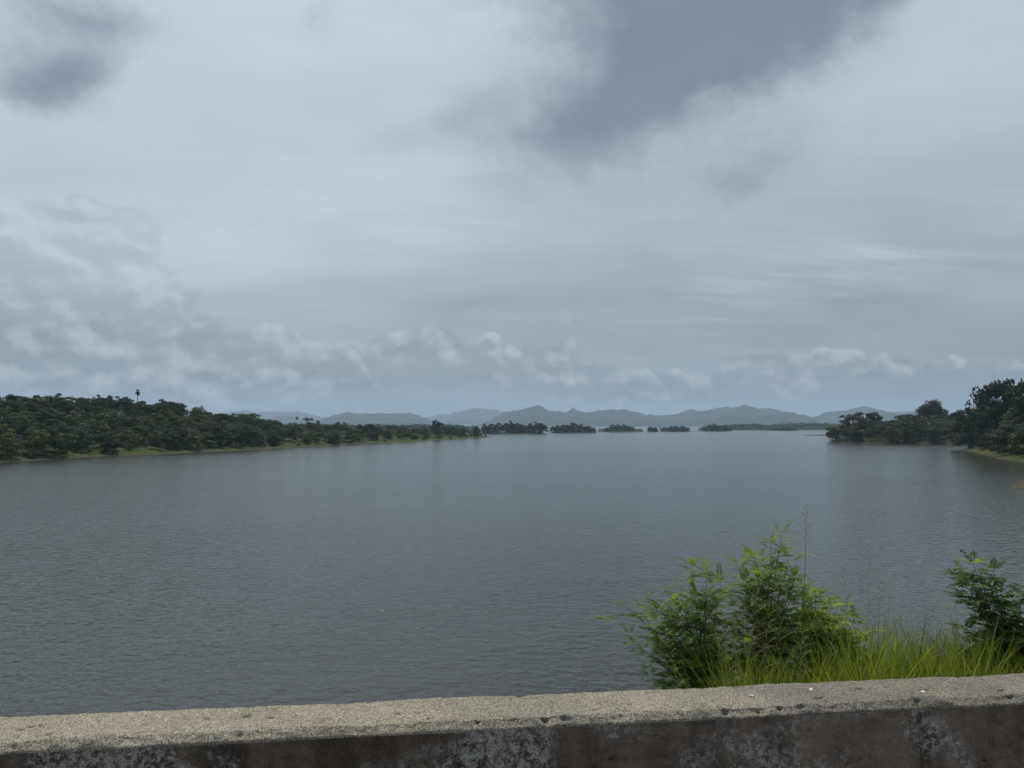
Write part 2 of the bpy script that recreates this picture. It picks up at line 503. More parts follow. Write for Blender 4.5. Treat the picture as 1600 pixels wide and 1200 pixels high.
far_poly = [L(1138, 672.3), L(1200, 672.0), L(1300, 671.6), L(1420, 671.4), (1500, 2300), (900, 2500), (640, 2350)]
far = Land('far_shore', far_poly, [(760, 2080, 5, 60, 120), (880, 2080, 5, 150, 160), (700, 2080, 1.5, 90, 100)], 12.0, (3, 25), 0.8, 5, M_BANK_DARK)
mid_poly = [L(446, 680), L(520, 677.5), L(600, 676), L(690, 675.5), L(738, 675.3), (-60, 1500), (-300, 1600), (-520, 1400)]
mid = Land('far_shore', mid_poly, [], 10.0, (5, 30), 0.8, 4, M_BANK_DARK)

# ------------------------------------------------------------------ mountains
M_MOUNT, nt, b = new_mat('mountain_forest')
p = geopos(nt); gn = nt.nodes.new('ShaderNodeNewGeometry')
nzv = E(nt, gn.outputs['Normal']); _, _, nz = split(nt, nzv)
n1 = noise(nt, p, 0.004, 6, 0.65)
c = mix(nt, n1.smooth(0.35, 0.65), (0.020, 0.028, 0.024), (0.048, 0.055, 0.042))
c = mix(nt, (nz + (n1 - 0.5) * 0.7).smooth(0.62, 0.40), c, (0.15, 0.145, 0.14))
nt.links.new(c.sock, b.inputs['Base Color']); b.inputs['Roughness'].default_value = 1.0
b.inputs['Specular IOR Level'].default_value = 0.0

def range_mesh(name, prof, dist, seed, depth=1500, jag=0.10):
    prof = np.array(prof, float)
    pxs = np.arange(prof[0, 0], prof[-1, 0] + 0.1, 1.0)
    pys = np.interp(pxs, prof[:, 0], prof[:, 1]) + 1.0 * fbm(pxs / 9.0, seed * 1.7, 0.3, 3, seed, 0.7) + 2.2 * np.abs(vnoise(pxs / 4.5, seed * 0.9, 0.6, seed + 50)) - 0.8
    nj = 40; ts = np.linspace(-1, 0.6, nj)
    az_x = (pxs - 800) / FPX
    top = (HORIZON - pys) / FPX * dist + EYE - LAKE            # height over the lake
    V = np.zeros((len(pxs), nj, 3))
    for j, t in enumerate(ts):
        yy = dist + t * depth
        x = az_x * dist + t * 60 * np.sin(az_x * 40 + seed)
        spur = fbm(x / 420, t * 2.2 + seed, 0.5, 5, seed)
        h = top * np.clip(1 - np.abs(t) ** 0.75 * (1.0 + 0.55 * spur), 0, 1) ** 1.25 if t != 0 else top
        rough = jag * fbm(x / 130, yy / 160, 0.2, 4, seed + 3) * top * (0.25 + min(abs(t) * 3, 1))
        V[:, j] = np.stack([x, np.full_like(x, yy), LAKE - 1.5 + np.maximum(h + rough, 0)], -1)
    o = link(name, mesh_np(name, V.reshape(-1, 3), grid_faces(len(pxs), nj), [M_MOUNT], True))
    return tag(o, kind='structure')
main_prof = [(690, 674), (740, 668), (757, 661), (770, 655), (778, 649), (786, 643), (800, 641), (815, 638.5), (825, 635), (835, 633), (847, 634.5),
             (860, 640), (868, 642), (884, 642.5), (891, 638), (896, 635.5), (903, 641), (915, 643), (935, 639.5), (950, 637.5), (965, 637), (978, 637.5), (985, 641),
             (1000, 644.5), (1015, 647), (1030, 649), (1045, 648), (1060, 646), (1069, 641), (1080, 636.5), (1090, 641), (1103, 640), (1120, 637), (1135, 634.5),
             (1147, 635.5), (1157, 634), (1162, 631), (1172, 633), (1187, 637), (1203, 636), (1213, 640), (1226, 646), (1245, 649), (1265, 651), (1290, 655), (1330, 664), (1360, 672)]
range_mesh('mountain_range', main_prof, 8000, 3)
range_mesh('mountain_range', [(1225, 664), (1260, 655), (1280, 648), (1295, 642.5), (1320, 640), (1335, 636.5), (1350, 634.5), (1364, 638), (1385, 645), (1420, 641), (1450, 650),
                              (1490, 645), (1550, 655), (1700, 645), (1900, 660)], 8600, 8)
range_mesh('mountain_range', [(425, 672), (470, 661), (500, 655), (513, 652), (528, 646.5), (545, 643), (562, 644.5), (600, 645.5), (640, 645), (655, 648), (670, 657), (690, 663), (740, 672)], 8400, 13)
range_mesh('mountain_range', [(395, 668), (425, 654), (440, 649), (462, 652), (485, 662), (510, 670)], 9500, 21)
range_mesh('mountain_range', [(200, 650), (300, 652), (350, 645), (380, 640.5), (400, 643), (430, 642), (465, 641), (490, 648), (540, 660), (600, 668)], 12500, 31, 1800)
range_mesh('mountain_range', [(600, 668), (660, 653), (700, 645), (722, 640), (745, 637), (770, 638), (800, 645), (850, 655), (900, 668)], 12500, 37, 1800)

# ------------------------------------------------------------------ haze
def box_mesh(name, lo, hi, mats):
    v = [(x, y, z) for x in (lo[0], hi[0]) for y in (lo[1], hi[1]) for z in (lo[2], hi[2])]
    f = [(0, 1, 3, 2), (4, 6, 7, 5), (0, 4, 5, 1), (2, 3, 7, 6), (0, 2, 6, 4), (1, 5, 7, 3)]
    return mesh_np(name, v, f, mats)
haze = link('haze', box_mesh('haze', (-15500, -2500, LAKE - 3.2), (15500, 15500, 430), [M_HAZE]))
tag(haze, kind='stuff')

# ------------------------------------------------------------------ tree building blocks
def rand_dirs(r, n, zmin=-0.3):
    z = r.uniform(zmin, 1, n); a = r.uniform(0, 2 * pi, n); q = np.sqrt(1 - z * z)
    return np.stack([q * np.cos(a), q * np.sin(a), z], -1)

def leaf_quads(r, P, N, size, tilt=0.7, asp=0.6):
    """a pointed four-cornered leaf spray at each point, facing roughly along N"""
    n = len(P)
    N = N + r.normal(0, tilt, (n, 3)); N /= np.linalg.norm(N, axis=1, keepdims=True) + 1e-9
    T = np.cross(N, r.normal(0, 1, (n, 3))); T /= np.linalg.norm(T, axis=1, keepdims=True) + 1e-9
    B = np.cross(N, T)
    s = (size * r.uniform(0.55, 1.3, n))[:, None]
    V = np.stack([P - T * s, P + B * s * asp, P + T * s, P - B * s * asp], 1).reshape(-1, 3)
    F = np.arange(4 * n).reshape(-1, 4)
    return V, F

def crown_mesh(seed, R, z0, z1, lobes, per, leaf, lobe_r=(0.26, 0.42), flat=0.6, skirt=0.0):
    """a crown of overlapping leafy lobes; skirt > 0 carries foliage down the sides towards the ground"""
    r = np.random.default_rng(seed); Vs, Fs, off = [], [], 0
    zc, zr = (z0 + z1) / 2, (z1 - z0) / 2
    for k in range(lobes):
        if skirt and k < lobes * skirt:
            a = r.uniform(0, 2 * pi); q = r.uniform(0.5, 0.85); t = r.uniform(0.06, 0.55)
            c = np.array([cos(a) * R * q, sin(a) * R * q, z0 + (z1 - z0) * t])
        else:
            d = rand_dirs(r, 1, -0.35)[0]
            q = r.uniform(0.5, 0.86) if k < lobes * 0.85 else r.uniform(0, 0.4)
            c = np.array([d[0] * R * q, d[1] * R * q, zc + d[2] * zr * q])
        lr = R * r.uniform(*lobe_r)
        n = int(per * (lr / (R * 0.34)) ** 2)
        dd = rand_dirs(r, n, -0.45)
        P = c + dd * np.array([lr, lr, lr * flat]) * r.uniform(0.62, 1.08, (n, 1))
        P += r.normal(0, leaf * 0.3, (n, 3))
        V, F = leaf_quads(r, P, dd * np.array([0.8, 0.8, 1.2]), leaf, 0.42)
        Vs.append(V); Fs.append(F + off); off += len(V)
    return mesh_np('tree_crown', np.concatenate(Vs), np.concatenate(Fs), [M_CROWN])

def tube(path, radii, sides=6):
    path = np.asarray(path, float); n = len(path); V, F = [], []
    for i in range(n):
        t = path[min(i + 1, n - 1)] - path[max(i - 1, 0)]; t = t / (np.linalg.norm(t) + 1e-9)
        u = np.cross(t, [0.31, 0.17, 0.93] if abs(t[2]) < 0.9 else [1, 0.1, 0]); u /= np.linalg.norm(u); w = np.cross(t, u)
        for k in range(sides):
            a = 2 * pi * k / sides; V.append(path[i] + radii[i] * (u * cos(a) + w * sin(a)))
    for i in range(n - 1):
        for k in range(sides):
            F.append((i * sides + k, i * sides + (k + 1) % sides, (i + 1) * sides + (k + 1) % sides, (i + 1) * sides + k))
    V.append(path[-1]); e = len(V) - 1
    for k in range(sides): F.append(((n - 1) * sides + k, (n - 1) * sides + (k + 1) % sides, e, e))
    return np.array(V), np.array(F)

def join_parts(parts):
    Vs, Fs, off = [], [], 0
    for V, F in parts: Vs.append(V); Fs.append(F + off); off += len(V)
    return np.concatenate(Vs), np.concatenate(Fs)

def fix_tri(F):
    return [tuple(f[:3]) if f[2] == f[3] else tuple(f) for f in F.tolist()]

def trunk_mesh(seed, h, R, rad, fork=0.45, limbs=6):
    r = np.random.default_rng(seed); parts = []
    bend = r.normal(0, 0.05 * h, 2)
    p = [np.array([bend[0] * t * t, bend[1] * t * t, h * t]) for t in np.linspace(-0.06, 0.9, 7)]
    parts.append(tube(p, [rad * (1.25 - 0.85 * t) for t in np.linspace(0, 1, 7)], 7))
    for k in range(limbs):
        t = r.uniform(fork, 0.85); a = 2 * pi * k / limbs + r.uniform(-.4, .4); s = np.array([bend[0] * t * t, bend[1] * t * t, h * t])
        e = s + np.array([cos(a) * R * 0.62, sin(a) * R * 0.62, (h * 1.0 - s[2]) * 0.75 + 0.4])
        q = [s * (1 - u) + e * u + np.array([0, 0, 0.35 * sin(u * pi)]) * 1.0 for u in np.linspace(0, 1, 5)]
        parts.append(tube(q, [rad * 0.5 * (1 - 0.8 * u) for u in np.linspace(0, 1, 5)], 5))
    V, F = join_parts(parts)
    return mesh_np('tree_trunk', V, fix_tri(F), [M_BARK], True)

# kinds (built once, about 8 m tall): crown mesh, trunk mesh
ROUND = []
for k in range(7):
    R = 3.7 + 0.5 * (k % 3)
    ROUND.append((crown_mesh(100 + k, R, 0.2, 8.0 + 0.5 * (k % 2), 26 + k, 105, 0.34, (0.24, 0.38), 0.60, 0.42), trunk_mesh(200 + k, 6.6, R, 0.20)))
FLAT = []
for k in range(4):
    R = 4.8 + 0.4 * k
    FLAT.append((crown_mesh(300 + k, R, 2.2, 8.2, 24, 100, 0.33, (0.22, 0.36), 0.42, 0.25), trunk_mesh(400 + k, 6.9, R, 0.22, 0.35)))
BUSHK = []
for k in range(4):
    BUSHK.append((crown_mesh(500 + k, 2.6, 0.1, 3.4, 12, 85, 0.27, (0.30, 0.46), 0.7), trunk_mesh(600 + k, 2.0, 2.0, 0.07, 0.15, 5)))
OPEN = [(crown_mesh(700 + k, 4.6, 1.0, 9.0, 34, 85, 0.28, (0.15, 0.25), 0.65, 0.35), trunk_mesh(720 + k, 7.6, 4.3, 0.24, 0.3, 9)) for k in range(2)]
UMBR = (crown_mesh(800, 5.2, 6.6, 8.9, 17, 75, 0.30, (0.17, 0.27), 0.42), trunk_mesh(801, 7.6, 5.2, 0.24, 0.5, 8))
BIGK = [(crown_mesh(820 + k, 4.4, 0.4, 9.2, 46, 190, 0.26, (0.19, 0.32), 0.66, 0.4), trunk_mesh(840 + k, 7.4, 4.2, 0.26, 0.3, 9)) for k in range(2)]

def palm_meshes():
    r = np.random.default_rng(5); Vs, Fs, off = [], [], 0
    for k in range(46):
        d = rand_dirs(r, 1, -0.75)[0]; L_ = r.uniform(1.3, 1.75)
        pts = [np.array([0, 0, 9.3]) + d * L_ * t + np.array([0, 0, -0.55 * t * t]) for t in np.linspace(0.12, 1, 5)]
        side = np.cross(d, [0, 0, 1.0]); side /= np.linalg.norm(side) + 1e-9
        w = [0.02, 0.22, 0.30, 0.20, 0.02]
        V = np.array([q + side * s * ww for q, ww in zip(pts, w) for s in (-1, 1)])
        F = np.array([(2 * i, 2 * i + 1, 2 * i + 3, 2 * i + 2) for i in range(4)])
        Vs.append(V); Fs.append(F + off); off += len(V)
    cm = mesh_np('palm_crown', np.concatenate(Vs), np.concatenate(Fs), [M_CROWN])
    V, F = tube([(0.06 * sin(t * 3), 0, 9.3 * t) for t in np.linspace(-0.03, 1, 9)], [0.20 - 0.08 * t for t in np.linspace(0, 1, 9)], 7)
    return cm, mesh_np('palm_trunk', V, fix_tri(F), [M_BARK], True)
PALM = palm_meshes()

DARK, MID, PALE, YEL, BRN = (0.021, 0.037, 0.014), (0.036, 0.060, 0.017), (0.058, 0.082, 0.026), (0.082, 0.100, 0.018), (0.064, 0.052, 0.028)
NTREES = [0]
def plant_tree(kind, x, y, z, s, tint, label, cat='tree', group=None, name='broadleaf_tree', sz=1.0, rot=None, parts=True):
    r = random
    root = link(name, None, None, (x, y, z)); root.scale = (s, s, s * sz)
    root.rotation_euler = (0, 0, r.uniform(0, 2 * pi) if rot is None else rot)
    tag(root, label, cat, group)
    c = link('crown', kind[0], root)
    j = r.uniform(0.82, 1.18)
    c.color = (tint[0] * j * r.uniform(.93, 1.07), tint[1] * j, tint[2] * j * r.uniform(.85, 1.15), 1)
    if parts: link('trunk', kind[1], root)
    NTREES[0] += 1
    return root

def scatter(land, x0, x1, spacing, n_try, dmin, dmax=400, seed=0, ylim=None, hcan=8.0, cut=1.2, ymin=60):
    """spots on the land that the camera can see: thinned out, then those wholly behind nearer canopy are dropped"""
    r = np.random.default_rng(seed)
    lo, hi = land.poly.min(0), land.poly.max(0)
    P = np.column_stack([r.uniform(lo[0], hi[0], n_try), r.uniform(lo[1], hi[1], n_try)])
    P = P[P[:, 1] > ymin]
    d = land.sd(P); dm = dmin(P) if callable(dmin) else dmin
    P = P[(d > dm) & (d < dmax)]
    u = 800 + FPX * P[:, 0] / P[:, 1]
    P = P[(u > x0) & (u < x1)]
    if ylim is not None: P = P[P[:, 1] < ylim]
    kept, cell = [], {}
    for q in P:
        s = spacing; k = (int(q[0] // s), int(q[1] // s))
        if any((q[0] - o[0]) ** 2 + (q[1] - o[1]) ** 2 < s * s for i in (-1, 0, 1) for j in (-1, 0, 1) for o in cell.get((k[0] + i, k[1] + j), ())): continue
        cell.setdefault(k, []).append(q); kept.append(q)
    kept = sorted(kept, key=lambda q: q[1])
    z = land.height(np.array(kept)) if kept else []
    sky = np.full(4000, 9e9); out = []
    for q, zz in zip(kept, z):
        px, pt = to_px((q[0], q[1], zz + hcan)); hw = FPX * spacing * 0.5 / q[1]
        i0, i1 = int(px - hw) + 1000, int(px + hw) + 1001
        if pt < sky[i0:i1].mean() - cut:
            out.append((q[0], q[1], zz))
            _, pm = to_px((q[0], q[1], zz + hcan * 0.85))
            sky[i0:i1] = np.minimum(sky[i0:i1], pm)
    return out

def near_any(x, y, pts, rad): return any((x - a) ** 2 + (y - b) ** 2 < rad * rad for a, b in pts)

# ---- single trees that stand out of the woods
def on_land_at(land, px, py_top, Y, hgt):
    """where a tree of that height stands on the land so that it is seen at that column and depth"""
    p = at_depth(px, py_top, Y); return p[0], p[1], land.z(p[0], p[1])
special = []
def standout(kind, land, px, ytop, Y, natural_h, tint, label, name='broadleaf_tree', sz=1.0, width=None, rot=None):
    p = at_depth(px, ytop, Y); z = land.z(p[0], p[1]) - 0.15
    h = p[2] - z
    if width: s = width; sz = h / (natural_h * s)
    else: s = h / (natural_h * sz)
    special.append((p[0], p[1]))
    return plant_tree(kind, p[0], p[1], z, s, tint, label, 'palm' if 'palm' in name else 'tree', None, name, sz, rot)

standout(PALM, left, 215.5, 609.0, 372, 9.9, DARK, 'lone palm rising above the crest of the left wooded hill', 'palm_tree', width=1.05)
standout(PALM, left, 464, 651, 520, 9.9, DARK, 'slim dark palm beside the umbrella shaped tree on the left peninsula', 'palm_tree', width=0.75)
standout(UMBR, left, 481, 653, 525, 8.9, DARK, 'umbrella shaped tree with see-through crown on the left peninsula', 'umbrella_tree', width=0.85)
standout(OPEN[0], left, 313, 631.5, 400, 9.2, MID, 'open crowned tree standing over the right end of the left hill crest', width=0.85)
standout(OPEN[1], left, 152, 613.5, 365, 9.2, DARK, 'ragged taller tree on the middle of the left hill crest', width=0.8)
standout(FLAT[0], left, 683, 654.5, 640, 8.2, DARK, 'tall dark tree with mushroom crown near the tip of the left peninsula', width=1.0)
standout(ROUND[2], left, 744, 663.5, 712, 8.3, DARK, 'small dark tree standing last before the tip of the left peninsula', width=0.75)
standout(FLAT[1], left, 532, 659, 500, 8.2, MID, 'spreading tree showing above the scrub in the middle of the left peninsula', width=1.2)
standout(FLAT[2], left, 580, 660, 530, 8.2, DARK, 'broad dark tree right of the spreading one on the left peninsula', width=1.25)
BALL = (crown_mesh(880, 4.2, 1.6, 9.0, 44, 120, 0.26, (0.30, 0.42), 0.85, 0.2), trunk_mesh(881, 6.8, 4.0, 0.26, 0.3, 8))
standout(BALL, prom, 1457, 627.5, 560, 9.0, DARK, 'big round topped tree rising behind the right wooded point', width=2.35)
standout(BIGK[1], bank, 1576, 577, 338, 9.2, DARK, 'tallest dark tree on the crest of the right bank', width=2.6)
standout(OPEN[0], bank, 1530, 598, 352, 9.2, DARK, 'spreading dark tree with sky gaps below the tallest on the right bank', width=2.1, rot=0.6)
standout(OPEN[1], bank, 1552, 589, 352, 9.2, DARK, 'gappy dark tree between the two tall ones on the right bank', width=1.6)
standout(BIGK[0], bank, 1620, 586, 315, 9.2, DARK, 'dark tree cut by the picture edge on the crest of the right bank', width=2.4, rot=2.0)
standout(BIGK[1], bank, 1548, 614, 338, 9.2, DARK, 'full dark tree filling in below the gappy one on the right bank', width=2.0, rot=1.0)
standout(BIGK[0], bank, 1512, 632, 362, 9.2, DARK, 'dark tree at the outer shoulder of the right bank wood', width=1.7, rot=4.0)
standout(ROUND[4], bank, 1598, 622, 322, 8.3, MID, 'mid green tree under the tallest dark one at the right bank', width=2.0, rot=4.0)
standout(FLAT[0], prom, 1333, 641, 535, 8.2, BRN, 'olive brown flat topped tree near the outer end of the right point', width=2.0)
standout(ROUND[3], prom, 1366, 639, 550, 8.3, MID, 'green tree rising beside the olive flat topped one on the right point', width=1.6)
standout(FLAT[3], prom, 1420, 646, 540, 8.2, DARK, 'tabular dark tree midway along the right wooded point', width=1.6)

def tint_pick(r, w):
    return [DARK, MID, PALE, YEL, BRN][int(r.choice(5, p=np.array(w) / sum(w)))]

# ---- left wooded hill
r = np.random.default_rng(42)
WOOD = {id(DARK): 'dark green', id(MID): 'mid green', id(PALE): 'pale green', id(YEL): 'yellowish green', id(BRN): 'brownish'}
def zone_left(x, y, z, sd_):
    px = 800 + FPX * x / y
    along = ('at the left edge' if px < 55 else 'left of the crest palm' if px < 150 else 'below the crest palm' if px < 245 else
             'right of the crest palm' if px < 330 else 'at its low right end' if px < 435 else 'by the umbrella shaped tree' if px < 520 else
             'midway along the peninsula' if px < 620 else 'toward the tip of the peninsula')
    up = z - LAKE
    if px < 435: row = 'by the grass' if sd_ < 22 else 'midway up the left hill' if up < 10.5 else 'high on the left hill'
    else: row = 'near the water' if sd_ < 22 else 'back from the water'
    return row + ', ' + along
def zone_prom(x, y, z, sd_):
    px = 800 + FPX * x / y
    return 'on the right point, ' + ('at its outer end' if px < 1345 else 'below the tabular tree' if px < 1430 else 'below the big round topped tree' if px < 1485 else 'beside the right bank') + (', at the water' if sd_ < 9 else '')
def zone_bank(x, y, z, sd_):
    px = 800 + FPX * x / y
    return 'on the right bank, ' + ('at its outer end' if px < 1540 else 'under the tall trees' if px < 1580 else 'at the right edge') + (', low down' if sd_ < 14 else ', higher up' if z - LAKE > 12 else '')
def wood(land, zone, spots, kinds, weights, noun, srange, catkind='tree', name='broadleaf_tree', avoid=6, parts=True, maxn=400):
    n = 0
    for x, y, z in spots:
        if near_any(x, y, special, avoid) or n >= maxn: continue
        f = fbm(np.array([x / 24.0]), np.array([y / 24.0]), 0.1, 2, 77)[0]      # neighbours tend to be of one kind
        w = list(weights)
        if f > 0.25: w[2] *= 2.5; w[3] *= 3
        if f < -0.15: w[0] *= 3
        t = tint_pick(r, w); s = r.uniform(*srange); q = (s - srange[0]) / (srange[1] - srange[0])
        size = 'small ' if q < 0.33 else 'large ' if q > 0.67 else ''
        sd_ = float(land.sd(np.array([[x, y]]))[0])
        lab = '%s%s %s %s' % (size, WOOD[id(t)], noun, zone(x, y, z, sd_))
        nm = name
        kd = kinds[int(r.integers(len(kinds)))]
        if name == 'broadleaf_tree' and kd in FLAT: nm = 'spreading_tree'; lab = lab.replace(noun, 'spreading ' + noun)
        lab = lab if len(lab.split()) <= 16 else lab.replace(size, '', 1) if size else lab
        lab = lab if len(lab.split()) <= 16 else lab.replace(' spreading', '', 1)
        plant_tree(kd, x, y, z - 0.2, s, t, lab, catkind, lab, nm, r.uniform(0.85, 1.15), None, parts)
        n += 1
    return n
hill_sp = scatter(left, -40, 432, 7.2, 60000, lambda P: 5.0 + 4 * sstep(P[:, 1], 275, 310) * (1 - 0.6 * sstep(P[:, 1], 380, 430)) + 4 * fbm(P[:, 0] / 30, P[:, 1] / 30, 0.2, 2, 3), 190, 1, cut=1.3)
c1 = wood(left, zone_left, hill_sp, ROUND + FLAT, (5, 5, 2.2, 1.2, 0.5), 'tree', (0.85, 1.2))
pen_sp = scatter(left, 425, 760, 9.5, 30000, lambda P: 7 + 5 * fbm(P[:, 0] / 40, P[:, 1] / 40, 0.2, 2, 3), 140, 2, hcan=6.0, cut=1.5)
c2 = wood(left, zone_left, pen_sp, ROUND + FLAT, (6, 4, 2, .6, .8), 'tree', (0.6, 0.98))
shr_sp = scatter(left, -40, 760, 9, 20000, 1.8, 12, 3, hcan=2.5)
shr_sp = [s for s in shr_sp if r.random() < (0.95 if s[1] < 272 else 0.55)]
c3 = wood(left, zone_left, shr_sp, BUSHK, (2, 4, 4, 3, 1), 'bush', (0.40, 0.85), 'bush', 'bush', 2)
# ---- right point and right bank
prom_sp = scatter(prom, 1290, 1540, 9.0, 30000, 2.0, 120, 4, hcan=10, cut=4)
c4 = wood(prom, zone_prom, prom_sp, ROUND + ROUND + FLAT, (6, 3, 1, 0.2, 2.4), 'tree', (1.05, 1.45))
bank_sp = scatter(bank, 1495, 1660, 6.4, 30000, 5.0, 90, 5, hcan=9, cut=1.5, ymin=215)
c5 = wood(bank, zone_bank, bank_sp, ROUND + BIGK, (6, 5, 0.8, 0.05, .3), 'tree', (1.15, 1.6))
bb_sp = scatter(bank, 1495, 1650, 6.0, 20000, 3.0, 8, 6, hcan=2, ymin=215)
c6 = wood(bank, zone_bank, bb_sp, BUSHK, (4, 4, 2, 2, .5), 'bush', (0.4, 0.75), 'bush', 'bush', 1)
# ---- islands: x, top y of each tree, from the photograph, group by island
ISLE_TREES = {
    'a': ('on the long low island nearest the left peninsula', [(757, 661, .9), (768, 660, 1.0), (779, 659, 1.0), (790, 659, 1.0), (799, 657.5, .9), (808, 660.5, 1), (818, 661, 1), (828, 659.5, 1), (838, 658, 1.25), (848, 659, 1.15), (763, 665, .7), (813, 665, .8)]),
    'b': ('on the second island, humped in the middle', [(864, 665, .7), (872, 662.5, .9), (881, 661.5, 1), (890, 660.5, 1.05), (899, 660.5, 1), (909, 662, .95), (918, 664, .8), (927, 667.5, .7)]),
    'c': ('on the third island beside its bare grassy tail', [(948, 667.5, .6), (958, 663, 1.0), (967, 662, 1.1), (976, 663, 1.0), (985, 665.5, .8)]),
    'd': ('on the tiny round islet in the middle of the row', [(1018, 667, .75), (1024, 666.5, .75)]),
    'e': ('on the low island right of the tiny islet', [(1038, 667.5, .7), (1047, 665.5, .9), (1056, 664.5, 1.05), (1066, 664.5, 1.05), (1074, 667, .7)]),
    'f': ('on the rounded island before the far wooded shore', [(1100, 666, .8), (1109, 662.5, 1.0), (1118, 662, 1.1), (1128, 664, 1.0), (1138, 665.5, .8)]),
    'h': ('on the faint low islet before the far shore', [(1212, 668, .8), (1222, 665.5, 1.0), (1232, 665, 1.0), (1241, 668, .8)])}
NI = 0
for k, (place, trees) in ISLE_TREES.items():
    land = islands[k]; cy = land.poly[:, 1].mean(); dep = np.ptp(land.poly[:, 1])
    for row, dq in enumerate((-0.22,)):
        ORD = ['leftmost', 'second from left', 'third from left', 'fourth from left', 'fifth from left', 'sixth from left', 'seventh from left', 'eighth from left', 'ninth from left', 'tenth from left', 'eleventh from left', 'rightmost']
        for i, (px, yt, w) in enumerate(sorted(trees)):
            Yd = cy + dep * dq + r.uniform(-4, 4)
            p = at_depth(px, yt, Yd); z = max(land.z(p[0], p[1]), LAKE + 0.3)
            h = p[2] - z
            kd = ROUND[int(r.integers(len(ROUND)))]
            w_m = 9.5 / FPX * Yd * w / 8.0 * 1.55
            plant_tree(kd, p[0], p[1], z - 1.6, w_m, DARK, ('dark round crowned tree, %s, ' % ('rightmost' if i == len(trees) - 1 else ORD[i])) + place, 'tree', 'trees ' + place, 'broadleaf_tree', (h + 1.6) / (8.3 * w_m), None)
            NI += 1

# where only two or three share a description, say which is which
from collections import defaultdict
same = defaultdict(list)
for o in col.objects:
    if o.parent is None and 'label' in o.keys() and o.get('category') in ('tree', 'bush'): same[o['label']].append(o)
for lab, os_ in same.items():
    if 2 <= len(os_) <= 8:
        os_.sort(key=lambda o: o.location.x / o.location.y)
        nth = ['leftmost', 'second from left', 'third from left', 'fourth from left', 'fifth from left', 'sixth from left', 'seventh from left', 'eighth from left']
        words = ['left', 'right'] if len(os_) == 2 else ['leftmost', 'middle', 'rightmost'] if len(os_) == 3 else nth[:len(os_) - 1] + ['rightmost']
        if max(len((w + ' ' + lab).split()) for w in words) <= 16:
            for o, w in zip(os_, words): o['label'] = lab + ', ' + w if ' ' in w else w + ' ' + lab

# ---- far wooded shores that read as one mass, and the scrub under the trees
def mass(name, land, n, dmin, hmax, leaf, label, mat, seed, xr=(-100, 1700), tint=None, dmax=1e9, hmin=0.0):
    r_ = np.random.default_rng(seed); lo, hi = land.poly.min(0), land.poly.max(0)
    P = np.column_stack([r_.uniform(lo[0], hi[0], n * 6), r_.uniform(lo[1], hi[1], n * 6)]); P = P[P[:, 1] > 40]
    u = 800 + FPX * P[:, 0] / P[:, 1]; P = P[(u > xr[0]) & (u < xr[1])]
    d = land.sd(P); P = P[(d > dmin) & (d < dmax)][:n]
    z = land.height(P)
    cl = 0.5 + 0.5 * fbm(P[:, 0] / (hmax * 1.6), P[:, 1] / (hmax * 1.6), 0.3, 2, seed)      # crowns
    hh = hmin + hmax * np.clip(0.35 + 0.75 * cl, 0.1, 1.2)
    Q = np.column_stack([P, z + hh * np.sqrt(r_.uniform(0, 1, len(P)))])
    V, F = leaf_quads(r_, Q, np.tile([0, -0.2, 1.0], (len(Q), 1)), leaf, 0.9, 0.7)
    o = link(name, mesh_np(name, V, F, [mat])); tag(o, label, 'vegetation', None, 'stuff')
    if tint: o.color = (*tint, 1)
    return o
mass('far_woods', far, 26000, 3, 11.5, 1.5, 'far wooded shore behind the islands on the right, one hazy mass', M_CROWN, 4, (1120, 1480), DARK, dmax=110)
mass('far_woods', mid, 14000, 4, 10.0, 1.3, 'strip of far wood showing behind the left peninsula', M_CROWN, 5, (440, 760), DARK, dmax=120)
mass('undergrowth', left, 90000, 9, 5.2, 0.42, 'tangled undergrowth between the trees of the left shore', M_SCRUB, 6, (-80, 770), dmax=150)
mass('undergrowth', prom, 26000, 0.3, 4.5, 0.5, 'dark undergrowth at the foot of the right point wood', M_SCRUB, 7, (1280, 1560), dmax=60)
mass('undergrowth', bank, 26000, 4.5, 3.4, 0.38, 'undergrowth below the trees of the right bank', M_SCRUB, 8, (1490, 1720), dmax=60)
mass('bank_woods', bank, 60000, 6, 9.5, 0.6, 'continuous wood along the right bank beyond the picture edge', M_CROWN, 40, (1690, 9000), MID)
mass('bank_woods', left, 50000, 8, 9.0, 0.6, 'continuous wood along the left shore beyond the picture edge', M_CROWN, 41, (-4000, -70), MID)
for k, (place, _) in ISLE_TREES.items():
    mass('undergrowth', islands[k], 2600 if k in 'abc' else 1500, 3.5 if k != 'd' else 2, 8.5 if k != 'c' else 4.5, 0.9, 'dark thicket under the trees ' + place, M_SCRUB, 30 + ord(k), dmax=60)
mass('shore_grass', left, 30000, 0.4, 0.55, 0.34, 'strip of short bright grass along the left waterline', leaf_material('shore_grass', 0.7, 0.25, 0.4, (0.085, 0.118, 0.026)), 9, (-80, 770), dmax=16)
mass('shore_grass', bank, 9000, 0.3, 0.6, 0.3, 'bright grass sloping to the water below the right bank trees', bpy.data.materials['shore_grass'], 10, (1500, 1720), dmax=9)

